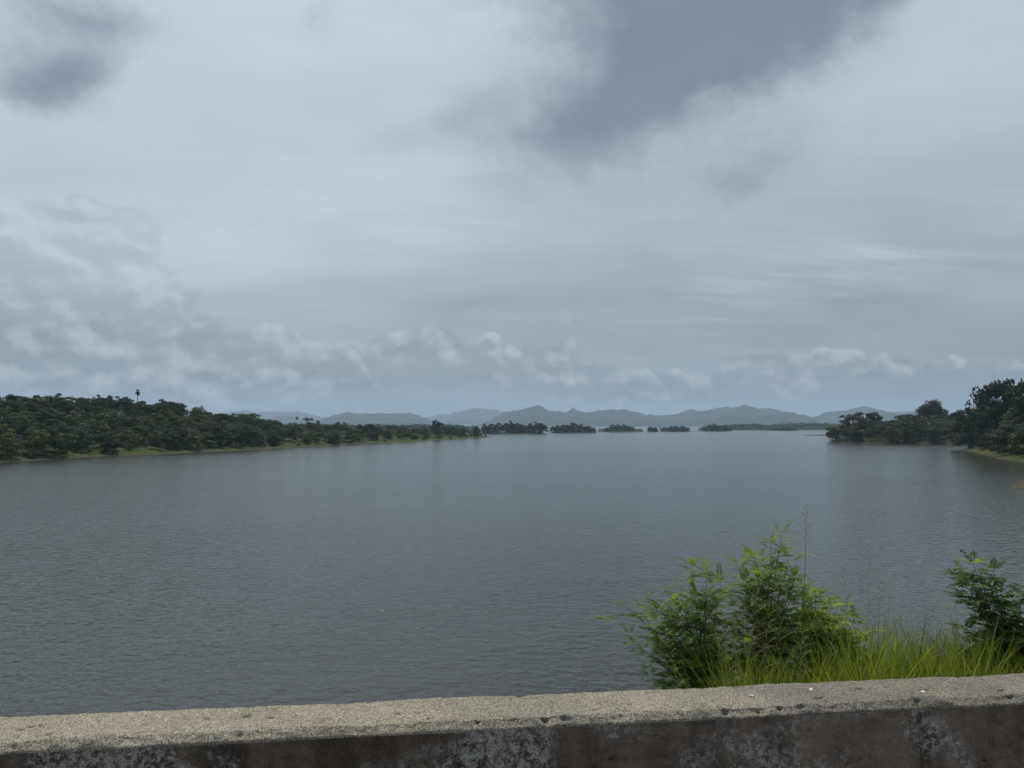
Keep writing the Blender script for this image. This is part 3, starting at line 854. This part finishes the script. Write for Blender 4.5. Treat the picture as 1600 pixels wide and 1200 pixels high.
# ------------------------------------------------------------------ parapet
ZT = 0.80
bl, br_ = on_z(0, 1121.5, ZT), on_z(1600, 1052, ZT)
fl, fr = on_z(0, 1158, ZT), on_z(1600, 1087.5, ZT)
wd = br_ - bl; wd = wd / np.linalg.norm(wd)                    # along the wall
wn = np.array([-wd[1], wd[0], 0.0])                            # towards the lake
back0 = bl
thick = float((np.dot(bl - fl, wn) + np.dot(br_ - fr, wn)) / 2)
o_w = bl - wn * thick                                          # front top edge line
CH = 0.018
def wall_pt(s, q, z): return o_w + wd * s + wn * q + np.array([0, 0, z - ZT])
s_l, s_r = 0.0, float(np.dot(br_ - bl, wd))
ss = np.concatenate([-np.geomspace(40, 0.45, 36), np.arange(-0.4, s_r + 0.4, 0.0040), s_r + 0.4 + np.geomspace(0.02, 40, 40)])
# cross-section from the road up the front face, over the chamfer, along the top, down the back
prof = []
def seg(a, b_, n):
    for k in range(n):
        t = k / n; prof.append((a[0] + (b_[0] - a[0]) * t, a[1] + (b_[1] - a[1]) * t))
A, B_, C_, D_, E_, F_ = (-0.045, -0.02), (-0.030, 0.50), (-CH + 0.004, ZT - CH), (0.006, ZT), (thick, ZT), (thick + 0.03, -2.2)
seg(A, B_, 10); seg(B_, C_, 46); seg(C_, D_, 10); seg(D_, E_, 58); seg(E_, (thick + 0.006, ZT - 0.03), 6); seg((thick + 0.006, ZT - 0.03), F_, 12); prof.append(F_)
prof = np.array(prof)
# outward direction of the profile
tg = np.gradient(prof, axis=0); nrm = np.stack([-tg[:, 1], tg[:, 0]], -1); nrm /= np.linalg.norm(nrm, axis=1, keepdims=True) + 1e-9
S, J = np.meshgrid(ss, np.arange(len(prof)), indexing='ij')
Q, Z = prof[J, 0], prof[J, 1]
fine = sstep(S, -1.0, -0.4) * (1 - sstep(S, s_r + 0.4, s_r + 1.0))
edge = np.exp(-((Q - 0.0) / 0.03) ** 2 - ((Z - ZT) / 0.04) ** 2)
disp = 0.0016 * fbm(S / 0.02, Q / 0.02, Z / 0.02, 3, 21) + 0.0024 * fbm(S / 0.16, Q / 0.16, Z / 0.16, 2, 31)
disp = disp + edge * (0.006 * fbm(S / 0.055, Q / 0.05, Z / 0.05, 3, 41) - 0.010 * np.clip(vnoise(S / 0.10, Q / 0.09, Z / 0.09, 47) - 0.35, 0, 1))
# scattered pits, most along the edge and on the face
pr_ = np.random.default_rng(3)
pits = [(pr_.uniform(-0.3, s_r + 0.3), q_, z_, pr_.uniform(0.006, 0.013)) for (q_, z_) in
        [(0.0, ZT - pr_.uniform(-0.0, 0.05)) for _ in range(55)] + [(-0.024, ZT - pr_.uniform(0.04, 0.2)) for _ in range(90)] + [(pr_.uniform(0.03, thick - 0.06), ZT) for _ in range(26)]]
for px_, py_, rr in ((862, 1104, .008), (985, 1101, .010), (1443, 1078, .012), (1392, 1100, .018), (838, 1150, .012), (880, 1135, .011), (1330, 1108, .01)):
    w = on_z(px_, py_, ZT) - o_w; pits.append((float(np.dot(w, wd)), float(np.dot(w, wn)), ZT, rr))
for (ps, pq, pz, rr) in pits:
    i0, i1 = np.searchsorted(ss, ps - 4 * rr), np.searchsorted(ss, ps + 4 * rr)
    if i1 <= i0: continue
    d2 = ((S[i0:i1] - ps) * 0.75) ** 2 + (Q[i0:i1] - pq) ** 2 + (Z[i0:i1] - pz) ** 2
    disp[i0:i1] -= rr * 1.25 * np.exp(-(d2 / (0.62 * rr) ** 2) ** 1.6)
disp = disp * fine
pos = o_w[None, None, :] + S[..., None] * wd + (Q + disp * nrm[J, 0])[..., None] * wn
pos[..., 2] = Z + disp * nrm[J, 1]
kT = 10 + 46 + 10 * 0.45
fc = grid_faces(len(ss), len(prof)); jj = fc[:, 0] % len(prof)
zc = pos.reshape(-1, 3)[fc].mean(1)[:, 2]

def concrete(name, dark):
    m, nt, b = new_mat(name); p = objco(nt)
    g1 = noise(nt, p, 330, 3, 0.7); g2 = noise(nt, p, 190, 4, 0.65); g3 = noise(nt, p, 7, 5, 0.6); g4 = noise(nt, p, 1.6, 4, 0.55)
    cell = voronoi(nt, p, 360, 'F1', 'Color'); cr, _, _ = split(nt, cell)
    vd = voronoi(nt, p, 55)
    if not dark:
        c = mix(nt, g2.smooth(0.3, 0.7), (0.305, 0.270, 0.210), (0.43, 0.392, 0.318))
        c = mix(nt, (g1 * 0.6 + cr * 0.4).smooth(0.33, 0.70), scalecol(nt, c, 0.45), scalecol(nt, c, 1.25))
        c = mix(nt, cr.smooth(0.955, 0.99) * 0.8, c, (0.52, 0.49, 0.43))
        c = mix(nt, g3.smooth(0.46, 0.70) * 0.6, c, scalecol(nt, mix(nt, 1.0, c, (0.70, 0.70, 0.68), 'MULTIPLY'), 1.0))
        c = mix(nt, g4.smooth(0.44, 0.62) * 0.55, c, scalecol(nt, mix(nt, 1.0, c, (0.85, 0.86, 0.90), 'MULTIPLY'), 0.85))
        x, y, z = split(nt, p)
        c = mix(nt, (x + (g4 - 0.5) * 1.6).smooth(0.1, 1.1) * 0.75, c, mix(nt, 1.0, c, (0.66, 0.67, 0.70), 'MULTIPLY'))   # greyer and darker towards the right end
        # black growth creeping up over the broken edge
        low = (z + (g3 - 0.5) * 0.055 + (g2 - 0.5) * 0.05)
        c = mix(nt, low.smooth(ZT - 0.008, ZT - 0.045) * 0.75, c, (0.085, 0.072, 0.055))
        c = mix(nt, vd.smooth(0.16, 0.05) * g3.smooth(0.45, 0.6) * 0.7, c, (0.06, 0.05, 0.042))
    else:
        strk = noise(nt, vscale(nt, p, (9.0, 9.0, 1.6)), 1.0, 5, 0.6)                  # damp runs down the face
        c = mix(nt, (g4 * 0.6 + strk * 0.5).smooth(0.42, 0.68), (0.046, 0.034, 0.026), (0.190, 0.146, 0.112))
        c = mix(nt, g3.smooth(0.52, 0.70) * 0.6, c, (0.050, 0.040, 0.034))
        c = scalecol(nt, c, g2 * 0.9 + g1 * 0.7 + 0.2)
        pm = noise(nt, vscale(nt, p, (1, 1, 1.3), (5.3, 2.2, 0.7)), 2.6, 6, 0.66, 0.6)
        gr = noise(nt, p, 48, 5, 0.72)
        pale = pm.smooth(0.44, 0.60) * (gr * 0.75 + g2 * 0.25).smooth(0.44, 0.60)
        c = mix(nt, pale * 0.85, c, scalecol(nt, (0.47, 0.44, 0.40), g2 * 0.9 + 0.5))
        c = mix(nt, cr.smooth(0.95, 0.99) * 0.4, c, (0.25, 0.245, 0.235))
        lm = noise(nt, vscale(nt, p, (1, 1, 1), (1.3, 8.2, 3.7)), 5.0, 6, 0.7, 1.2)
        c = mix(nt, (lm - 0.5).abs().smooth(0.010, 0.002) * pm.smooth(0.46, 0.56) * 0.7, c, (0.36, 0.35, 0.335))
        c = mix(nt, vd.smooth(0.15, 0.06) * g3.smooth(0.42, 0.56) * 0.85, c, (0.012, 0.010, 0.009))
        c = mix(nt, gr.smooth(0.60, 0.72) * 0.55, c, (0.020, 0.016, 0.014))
    nt.links.new(c.sock, b.inputs['Base Color']); b.inputs['Roughness'].default_value = 0.95
    b.inputs['Specular IOR Level'].default_value = 0.15
    hgt = g1 * 0.0022 + g2 * 0.004 + cr * 0.0012
    bump(nt, b, hgt, 1.0, 1.0)
    return m
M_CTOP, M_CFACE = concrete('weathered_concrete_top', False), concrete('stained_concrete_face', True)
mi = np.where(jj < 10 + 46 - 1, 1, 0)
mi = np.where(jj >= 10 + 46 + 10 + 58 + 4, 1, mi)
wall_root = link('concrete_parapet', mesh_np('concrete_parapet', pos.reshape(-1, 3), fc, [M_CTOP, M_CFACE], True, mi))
tag(wall_root, 'weathered concrete parapet with pale pitted top and black stained face along the road', 'wall')

# pale chips lying on the parapet
M_CHIP, nt, b = new_mat('pale_chip')
nn = noise(nt, objco(nt), 90, 4); c = mix(nt, nn, (0.55, 0.53, 0.48), (0.78, 0.76, 0.72)); nt.links.new(c.sock, b.inputs['Base Color']); b.inputs['Roughness'].default_value = 0.9
def chip(px, py, w, label, seed):
    r_ = np.random.default_rng(seed); V, F = [], []
    n = 9
    ang = np.sort(r_.uniform(0, 2 * pi, n)); rad = w * r_.uniform(0.5, 1.0, n)
    for zz, k in ((0.0, 1.0), (w * 0.18, 0.75)):
        for a, q in zip(ang, rad): V.append((q * cos(a) * k, 0.75 * q * sin(a) * k, zz + (r_.uniform(0, w * .08) if zz else 0)))
    V.append((0, 0, w * 0.26))
    for i in range(n):
        F.append((i, (i + 1) % n, n + (i + 1) % n, n + i)); F.append((n + i, n + (i + 1) % n, 2 * n))
    o = link('stone_chip', mesh_np('stone_chip', V, F, [M_CHIP]), None, on_z(px, py, ZT + 0.0005)); tag(o, label, 'stone chip', 'pale chips on the parapet')
chip(1175, 1087.5, 0.0115, 'pale stone chip on the parapet below the tall middle shrub', 1)
chip(1267, 1077.5, 0.0105, 'small pale stone chip on the parapet below the light green shrub', 2)
chip(1443, 1081, 0.0115, 'pale stone chip beside a dark pit on the right of the parapet', 3)

# ------------------------------------------------------------------ road behind the parapet and embankment before it
M_ROAD, nt, b = new_mat('asphalt')
p = objco(nt); g1 = noise(nt, p, 120, 4, 0.7); g2 = noise(nt, p, 2.0, 4)
c = mix(nt, g1, (0.035, 0.035, 0.035), (0.085, 0.083, 0.08)); c = mix(nt, g2.smooth(.45, .65) * .4, c, (0.11, 0.10, 0.085))
nt.links.new(c.sock, b.inputs['Base Color']); b.inputs['Roughness'].default_value = 0.9; bump(nt, b, g1, 0.006)
us = np.linspace(-45, 45, 61); qs = np.concatenate([[-9.5, -8, -6, -4, -2, -0.6], [0.05]])
V = [o_w + wd * u + wn * q + np.array([0, 0, 0.0 - ZT]) for u in us for q in qs]
road = link('road', mesh_np('road', V, grid_faces(len(us), len(qs)), [M_ROAD], True)); tag(road, kind='structure')

def emb_h(s, q):
    """height of the ground q metres beyond the parapet's lake side, s along it"""
    s = np.asarray(s, float); q = np.asarray(q, float)
    right = sstep(s, 1.5, 3.4)
    crest = -0.95 + 1.02 * right
    flat = 0.3 + 2.3 * right
    h = crest - 0.10 * np.minimum(q, flat) - 0.66 * np.maximum(q - flat, 0)
    h = h + 0.07 * fbm(s / 0.9, q / 0.9, 0.4, 3, 61)
    far_back = np.maximum(-q - thick - 8, 0)
    return np.maximum(h, LAKE - 1.5)
us = np.concatenate([np.linspace(-60, -3, 40), np.linspace(-2.8, 8, 110), np.linspace(8.5, 60, 40)]); qs = np.concatenate([np.linspace(0.005, 4, 45), np.linspace(4.3, 24, 40)])
U, Qm = np.meshgrid(us, qs, indexing='ij'); hh = emb_h(U, Qm)
P3 = (o_w + wn * thick)[None, None, :] + U[..., None] * wd + Qm[..., None] * wn; P3[..., 2] = hh
emb = link('embankment', mesh_np('embankment', P3.reshape(-1, 3), grid_faces(len(us), len(qs)), [M_EMBANK], True)); tag(emb, kind='structure')
def sq(x, y):
    w = np.array([x, y, 0]) - (o_w + wn * thick) * np.array([1, 1, 0]); return float(np.dot(w, wd)), float(np.dot(w, wn))
def ground(x, y): return float(emb_h(*sq(x, y)))

# ------------------------------------------------------------------ foreground shrubs
def compound_leaf(seed, pairs, L_, ll, lw, droop=0.25):
    """a pinnate leaf along +Y: midrib with paired leaflets and one at the tip"""
    r_ = np.random.default_rng(seed); V, F = [], []
    def zc_(t): return 0.10 * L_ * sin(t * 1.6) - droop * L_ * t * t
    pts = [np.array([0, L_ * t, zc_(t)]) for t in np.linspace(0, 1, 5)]
    for q in pts: V += [q + np.array([-0.0011, 0, 0]), q + np.array([0.0011, 0, 0])]
    for i in range(4): F.append((2 * i, 2 * i + 1, 2 * i + 3, 2 * i + 2))
    def leaflet(o, d, l, w, up):
        s = np.cross(d, up); s /= np.linalg.norm(s)
        b0 = len(V)
        mid1, mid2 = o + d * l * 0.35 - up * l * 0.04, o + d * l * 0.72 - up * l * 0.06
        V.extend([o, mid1 + s * w + up * w * 0.35, mid2 + s * w * 0.72 + up * w * .2, o + d * l - up * l * 0.16, mid2 - s * w * 0.72 + up * w * .2, mid1 - s * w + up * w * 0.35, mid1, mid2])
        F.extend([(b0, b0 + 1, b0 + 6), (b0 + 1, b0 + 2, b0 + 7, b0 + 6), (b0 + 2, b0 + 3, b0 + 7), (b0, b0 + 6, b0 + 5), (b0 + 6, b0 + 7, b0 + 4, b0 + 5), (b0 + 7, b0 + 3, b0 + 4)])
    for k in range(pairs):
        t = 0.2 + 0.75 * k / max(pairs - 1, 1); o = np.array([0, L_ * t, zc_(t)]); f = 0.7 + 0.45 * sin(pi * (0.15 + 0.75 * t))
        for sd_ in (-1, 1):
            d = np.array([sd_ * 1.0, 0.55 + r_.uniform(-.15, .15), r_.uniform(-0.30, 0.12)]); d /= np.linalg.norm(d)
            leaflet(o, d, ll * f * r_.uniform(.85, 1.1), lw * f, np.array([0, 0, 1.0]))
    leaflet(pts[-1], np.array([0, 0.97, -0.22]), ll, lw, np.array([0, 0.2, 0.98]))
    return mesh_np('compound_leaf', V, F, [M_FROND])
LEAF_FINE = [compound_leaf(10 + k, 9, 0.14 + 0.02 * k, 0.037, 0.0064, 0.26) for k in range(4)]
LEAF_BROAD = [compound_leaf(20 + k, 5, 0.12 + 0.02 * k, 0.050, 0.0135, 0.30) for k in range(4)]

def shrub(name, label, base_px, tips, Y, leaves, tints, seed, spread=0.10, step=0.035, maxleaf=290, bare=0.30, lscale=1.0):
    r_ = np.random.default_rng(seed)
    b0 = at_depth(base_px, 1075, Y); bx, by = b0[0], b0[1]; bz = ground(bx, by) - 0.03
    root = link(name, None, None, (bx, by, bz)); tag(root, label, 'shrub')
    B0 = np.array([bx, by, bz]); stems, spots = [], []
    for (px, py, dy) in [(a_ + 0.04 * (base_px - a_), b_ + 22, c_) for a_, b_, c_ in tips]:
        T = at_depth(px, py, Y + dy) - B0
        H = np.linalg.norm(T)
        mid = T * 0.5 + np.array([-T[0] * 0.22, -T[1] * 0.15, H * 0.10])
        path = [(1 - t) ** 2 * np.zeros(3) + 2 * t * (1 - t) * mid + t * t * T for t in np.linspace(0, 1, 12)]
        path = [q + r_.normal(0, 0.006, 3) for q in path]
        stems.append(tube(path, [0.0085 * (1 - 0.82 * t) for t in np.linspace(0, 1, 12)], 5))
        branches = [(path, bare, 1.0)]
        for k in range(int(3 + H * 5)):
            t0 = r_.uniform(bare, 0.92); i = t0 * 11; s0 = path[int(i)] * (1 - i % 1) + path[min(int(i) + 1, 11)] * (i % 1)
            dirn = np.array([r_.normal(0, 1), r_.normal(0, .8), r_.uniform(0.1, 0.8)]); dirn /= np.linalg.norm(dirn)
            Lb = spread * r_.uniform(0.8, 2.2) * (1.15 - 0.55 * t0)
            bp = [s0 + dirn * Lb * u + np.array([0, 0, -0.10 * Lb * u * u]) for u in np.linspace(0, 1, 5)]
            stems.append(tube(bp, [0.0035 * (1 - 0.7 * u) for u in np.linspace(0, 1, 5)], 4)); branches.append((bp, 0.25, 0.8))
        for bp, t_lo, ls in branches:
            bp = np.array(bp); seglen = np.linalg.norm(np.diff(bp, axis=0), axis=1).sum()
            n = max(2, int(seglen * (1 - t_lo) / step))
            for k in range(n + 1):
                t = t_lo + (1 - t_lo) * k / n; i = t * (len(bp) - 1); j = min(int(i), len(bp) - 2)
                q = bp[j] * (1 - (i - j)) + bp[j + 1] * (i - j); tg_ = bp[j + 1] - bp[j]; tg_ /= np.linalg.norm(tg_) + 1e-9
                a = k * 2.4 + r_.uniform(-.4, .4)
                out = np.array([cos(a), sin(a), 0.0]); dirn = out * (0.95 if k < n else 0.25) + tg_ * 0.55 + np.array([0, 0, r_.uniform(-.12, .22)])
                spots.append((q, dirn / np.linalg.norm(dirn), ls * (1 - 0.35 * t if k < n else 0.6)))
                if k == n:
                    for a in (0.3, 2.4, 4.5):
                        d2 = np.array([cos(a + n), sin(a + n), 0.0]) * 0.9 + tg_ * 0.7; spots.append((q, d2 / np.linalg.norm(d2), ls * 0.62))
    V, F = join_parts(stems)
    link('stem', mesh_np('shrub_stem', V, fix_tri(F), [M_STEM], True), root)
    order = r_.permutation(len(spots)); extra = []
    for c_, k in enumerate(order):
        q, d, ls = spots[k]
        me = leaves[int(r_.integers(len(leaves)))]
        zax = np.array([r_.normal(0, .25), r_.normal(0, .25), 1.0]); xax = np.cross(d, zax); xax /= np.linalg.norm(xax); zz = np.cross(xax, d)
        sc_ = ls * lscale * r_.uniform(.8, 1.2)
        M = Matrix(((xax[0] * sc_, d[0] * sc_, zz[0] * sc_, q[0]), (xax[1] * sc_, d[1] * sc_, zz[1] * sc_, q[1]), (xax[2] * sc_, d[2] * sc_, zz[2] * sc_, q[2]), (0, 0, 0, 1)))
        if c_ < maxleaf:
            o = link('leaf', me, root); o.matrix_basis = M
            t = tints[int(r_.integers(len(tints)))]; j = r_.uniform(.75, 1.25); o.color = (t[0] * j, t[1] * j, t[2] * j, 1)
        else: extra.append((me, M))
    if extra:
        Vs, Fs, off = [], [], 0
        for me, M in extra:
            co = np.empty(len(me.vertices) * 3, np.float32); me.vertices.foreach_get('co', co); co = co.reshape(-1, 3)
            A_ = np.array(M); Vs.append(co @ A_[:3, :3].T + A_[:3, 3]); Fs += [tuple(v + off for v in p_.vertices) for p_ in me.polygons]; off += len(co)
        o = link('foliage', mesh_np('shrub_foliage', np.concatenate(Vs), Fs, [M_FROND]), root); o['kind'] = 'stuff'
        t = tints[0]; o.color = (*t, 1)
    return len(spots)

G_DEEP, G_MID, G_LIT, G_BLUE = (0.150, 0.225, 0.052), (0.185, 0.255, 0.060), (0.225, 0.295, 0.055), (0.075, 0.118, 0.048)
n1_ = shrub('pinnate_shrub', 'dark green feathery shrub leaning left over the water, leftmost of the clump', 1105,
      [(1078, 862, 0.1), (1100, 872, 0), (1126, 890, 0.1), (972, 925, 0.0), (1030, 928, .1), (1065, 925, -.1), (1040, 965, 0), (985, 985, 0.1), (1050, 1000, 0), (1085, 950, .1), (1110, 930, 0), (1020, 950, .2), (1075, 895, 0.2), (1128, 960, -.1), (1140, 1000, 0), (1110, 985, -.2), (1060, 1015, -.1), (1030, 1010, 0), (1088, 1020, -.2)],
      5.6, LEAF_FINE, [G_DEEP, G_MID, G_DEEP], 51, 0.17, 0.052, lscale=1.1)
n2_ = shrub('pinnate_shrub', 'tall slender feathery shrub rising highest in the middle of the clump', 1195,
      [(1222, 815, 0), (1205, 828, 0.1), (1180, 850, 0), (1158, 860, .1), (1160, 890, 0), (1235, 850, 0.1), (1245, 880, 0), (1190, 880, -.1), (1215, 900, 0), (1170, 925, .1), (1200, 940, -.1), (1232, 925, 0), (1150, 960, 0), (1172, 985, -.2), (1225, 975, -.1), (1148, 1010, -.1), (1240, 1010, -.2), (1255, 940, .1)],
      5.4, LEAF_FINE, [G_MID, G_DEEP, G_MID], 52, 0.16, 0.052, lscale=1.05)
n3_ = shrub('broadleaf_shrub', 'light green leafy shrub at the right end of the clump', 1280,
      [(1255, 912, 0), (1275, 905, 0.1), (1300, 925, 0), (1325, 925, .1), (1338, 945, 0), (1345, 975, .1), (1290, 945, -.1), (1250, 950, 0), (1365, 1015, 0), (1320, 985, -.1), (1275, 990, 0), (1350, 1035, .1), (1225, 985, 0), (1262, 965, .1), (1310, 1010, -.2), (1285, 1020, -.2), (1335, 1005, .1), (1250, 1020, -.1), (1318, 955, .1)],
      5.5, LEAF_BROAD, [G_LIT, G_LIT, G_MID], 53, 0.16, 0.055, lscale=0.95)
n4_ = shrub('broadleaf_shrub', 'dark blue green shrub standing alone by the right edge of the picture', 1580,
      [(1518, 858, 0), (1550, 868, .1), (1503, 888, 0), (1530, 895, -.1), (1565, 905, .1), (1600, 912, 0), (1508, 962, 0), (1540, 945, 0), (1520, 1000, .1), (1590, 950, 0), (1640, 900, .1), (1660, 950, 0), (1620, 985, 0), (1560, 990, -.1), (1575, 930, 0), (1535, 975, -.1), (1600, 1000, -.1), (1530, 1020, 0)],
      4.9, LEAF_BROAD, [G_BLUE, G_BLUE, G_DEEP], 54, 0.14, 0.058, lscale=0.95)

# ------------------------------------------------------------------ grass beyond the parapet
def blades(r_, n, sampler, hr, wr, bend):
    """curved tapering blades, five cross-lines each"""
    Vs, Fs, off = [], [], 0
    for _ in range(n):
        x, y, sc_ = sampler(r_); z = ground(x, y) - 0.02
        h = r_.uniform(*hr) * sc_; w = r_.uniform(*wr); a = r_.uniform(0, 2 * pi); bd = r_.uniform(*bend) * h
        lean = np.array([cos(a), sin(a), 0]); fa = r_.uniform(0, pi); sdv = np.array([cos(fa), sin(fa), 0])
        base = np.array([x, y, z])
        for t in (0, .35, .65, .88):
            c_ = base + np.array([0, 0, h * (t - 0.18 * bd / h * t * t)]) + lean * bd * t * t
            Vs += [c_ - sdv * w * (1 - t * .75) * .5, c_ + sdv * w * (1 - t * .75) * .5]
        Vs.append(base + np.array([0, 0, h * (1 - 0.2 * bd / h)]) + lean * bd)
        Fs += [(off, off + 1, off + 3, off + 2), (off + 2, off + 3, off + 5, off + 4), (off + 4, off + 5, off + 7, off + 6), (off + 6, off + 7, off + 8)]
        off += 9
    return np.array(Vs), Fs
org = o_w + wn * thick
def from_sq(s, q): w = org + wd * s + wn * q; return w[0], w[1]
def samp_right(r_):
    while True:
        s, q = r_.uniform(1.9, 7.5), r_.uniform(0.06, 3.2)
        dens = sstep(s, 1.9, 2.7)
        if r_.random() < dens * (1 - 0.15 * q):
            k = 0.55 + 0.45 * sstep(s, 2.2, 2.9)
            k *= 0.80 + 0.38 * vnoise(s / 0.35, q / 0.35, 0.5, 71)
            if 2.95 < s < 3.7: k *= 0.8
            if s > 4.1: k *= 1.22
            return (*from_sq(s, q), float(k))
r_ = np.random.default_rng(81)
V, F = blades(r_, 27000, samp_right, (0.22, 0.48), (0.004, 0.010), (0.1, 0.55))
g = link('grass', mesh_np('grass', V, F, [M_GRASS])); tag(g, 'bright yellow green grass growing thick behind the right of the parapet', 'grass', None, 'stuff')
def samp_slope(r_):
    s, q = r_.uniform(-14, 14), r_.uniform(0.05, 7) ** 1.0
    return (*from_sq(s, q), 0.6)
V, F = blades(r_, 5000, samp_slope, (0.15, 0.45), (0.005, 0.012), (0.1, 0.6))
g = link('slope_grass', mesh_np('slope_grass', V, F, [M_GRASS])); tag(g, 'rough grass on the embankment slope below the parapet', 'grass', None, 'stuff')
def samp_clump(r_):
    c_ = [(2.55, 0.75), (2.8, 1.3), (3.1, 0.8), (2.35, 1.1), (3.35, 1.3), (2.62, 1.5), (4.75, 0.6), (4.9, 0.9), (2.9, 1.8), (3.0, 1.2), (3.5, 0.9), (2.45, 1.6)][int(r_.integers(12))]
    return (*from_sq(c_[0] + r_.normal(0, .07), c_[1] + r_.normal(0, .07)), 1.0)
V, F = blades(r_, 1700, samp_clump, (0.40, 0.90), (0.005, 0.011), (0.1, 0.5))
g = link('tall_grass', mesh_np('tall_grass', V, F, [M_GRASS])); tag(g, 'taller arching grass clumps among the shrubs behind the parapet', 'grass', None, 'stuff')

# tall flowering stalks
def panicle_stalk(label, px0, px1, py_top, Y, n_br, br_len, thick_, tint, seed, bend=0.0, start=0.62, group=None):
    r_ = np.random.default_rng(seed)
    b0 = at_depth(px0, 1080, Y); z0 = ground(b0[0], b0[1]) - 0.02; T = at_depth(px1, py_top, Y) - np.array([b0[0], b0[1], z0])
    root = link('grass_stalk', None, None, (b0[0], b0[1], z0)); tag(root, label, 'grass stalk', group)
    path = np.array([T * t + np.array([bend * sin(pi * t), 0, 0]) for t in np.linspace(0, 1, 12)])
    V, F = tube(path, [thick_ * (1 - 0.7 * t) for t in np.linspace(0, 1, 12)], 5)
    m_ = M_STALK_DARK if tint == 'dark' else M_DRY
    link('stem', mesh_np('stalk_stem', V, fix_tri(F), [m_], True), root)
    parts = []
    for k in range(n_br):
        t = start + (1 - start) * (k / n_br) ** 0.9; i = t * 11; j = min(int(i), 10); q = path[j] * (1 - i + j) + path[j + 1] * (i - j)
        a = k * 2.4; L_ = br_len * (1.1 - 0.8 * (t - start) / (1 - start)) * r_.uniform(.7, 1.1)
        d = np.array([cos(a) * .75, sin(a) * .75, 0.75])
        bp = [q + d * L_ * u + np.array([0, 0, -0.35 * L_ * u * u]) for u in np.linspace(0, 1, 5)]
        parts.append(tube(bp, [0.0011 * (1 - .4 * u) for u in np.linspace(0, 1, 5)], 3))
        for u in np.linspace(0.35, 1, 6):     # spikelets
            c_ = q + d * L_ * u + np.array([0, 0, -0.35 * L_ * u * u]) + r_.normal(0, .004, 3)
            parts.append(tube([c_, c_ + np.array([0, 0, -.003]) + d * .003, c_ + d * 0.006 + np.array([0, 0, -.005])], [0.0006, 0.0020, 0.0005], 3))
    V, F = join_parts(parts); link('panicle', mesh_np('stalk_panicle', V, fix_tri(F), [M_DRY]), root)
M_STALK_DARK, nt, b = new_mat('dark_stalk'); nn = noise(nt, objco(nt), 30, 3)
c = mix(nt, nn, (0.022, 0.030, 0.018), (0.05, 0.05, 0.03)); nt.links.new(c.sock, b.inputs['Base Color'])
panicle_stalk('tallest thin dark grass stalk rising above the shrub clump', 1246, 1260, 787, 4.9, 14, 0.10, 0.0026, 'dark', 1, 0.012, 0.80)
PG = 'pale seeding grass stalks behind the parapet'
spec = [(1128, 1120, 925, 5.0, 'left of the middle shrub'), (1160, 1185, 900, 5.0, 'in front of the middle shrub'), (1215, 1222, 890, 4.9, 'before the tall middle shrub, nearest the dark stalk'),
        (1340, 1358, 848, 5.2, 'highest of those right of the clump'), (1352, 1385, 905, 5.1, 'second of those right of the clump'), (1330, 1318, 880, 5.3, 'over the light green shrub'),
        (1500, 1488, 915, 4.6, 'left of the lone dark shrub'), (935, 915, 1018, 4.3, 'leftmost of all, low over the parapet'), (955, 948, 1005, 4.4, 'second from the left, low over the parapet'),
        (1000, 965, 1010, 4.3, 'beside the brown blades, low over the parapet'), (1075, 1040, 985, 4.4, 'before the left dark shrub'), (1190, 1150, 940, 4.8, 'arching left before the middle shrub'),
        (1290, 1310, 935, 4.7, 'arching right before the light green shrub'), (1120, 1150, 960, 4.6, 'low between the left and middle shrubs'), (1180, 1205, 955, 4.6, 'low in front of the tall middle shrub'), (1235, 1255, 985, 4.5, 'low between the middle and light green shrubs'), (1140, 1132, 985, 4.4, 'at the right foot of the left shrub'), (1015, 1000, 1022, 4.5, 'right of the brown blades, low over the parapet'), (1440, 1462, 935, 4.5, 'above the crossing dark blades')]
for i, (a, b1, t, Y_, where) in enumerate(spec):
    panicle_stalk('pale thin seeding grass stalk ' + where, a, b1, t, Y_, 22, 0.16, 0.0014, 'pale', 20 + i, r.uniform(-.03, .03), 0.45, PG)

def big_blade(label, p0, p1, Y, w, mat, curve=0.0, cat='grass blade', group=None):
    b0 = at_depth(p0[0], p0[1], Y); z0 = ground(b0[0], b0[1]) - 0.02
    A_ = np.array([b0[0], b0[1], z0]); T = at_depth(p1[0], p1[1], Y + 0.05) - A_
    V, F = [], []; n = 10; sdv = np.array([T[2], 0, -T[0]]); sdv /= np.linalg.norm(sdv)
    for k in range(n + 1):
        t = k / n; c_ = T * t + sdv * curve * sin(pi * t); ww = w * (1 - t ** 2.2) * (0.6 + 0.8 * t if t < .5 else 1.0) + 0.0006
        V += [c_ - sdv * ww / 2, c_ + np.array([0, -ww * .25, 0]), c_ + sdv * ww / 2]
    for k in range(n): F += [(3 * k, 3 * k + 1, 3 * k + 4, 3 * k + 3), (3 * k + 1, 3 * k + 2, 3 * k + 5, 3 * k + 4)]
    o = link('coarse_grass', mesh_np('coarse_grass', V, F, [mat], True), None, A_); tag(o, label, cat, group)
M_BLADE = leaf_material('dark_blade', .5, .3, .2, (0.050, 0.072, 0.030)); M_BROWN = leaf_material('brown_blade', .7, .3, .2, (0.17, 0.095, 0.03))
BG = 'single coarse grass blades behind the parapet'
big_blade('long dark grass blade leaning right, steeper of the crossing pair', (1412, 1062), (1449, 950), 4.3, 0.012, M_BLADE, 0.006, group=BG)
big_blade('long dark grass blade leaning far right, flatter of the crossing pair', (1422, 1060), (1482, 990), 4.2, 0.011, M_BLADE, -0.008, group=BG)
big_blade('short brown dry blade poking over the parapet, left one', (990, 1076), (974, 1048), 3.1, 0.006, M_BROWN, 0, group=BG)
big_blade('short brown dry blade poking over the parapet, thicker right one', (993, 1076), (980, 1056), 3.05, 0.010, M_BROWN, 0, group=BG)
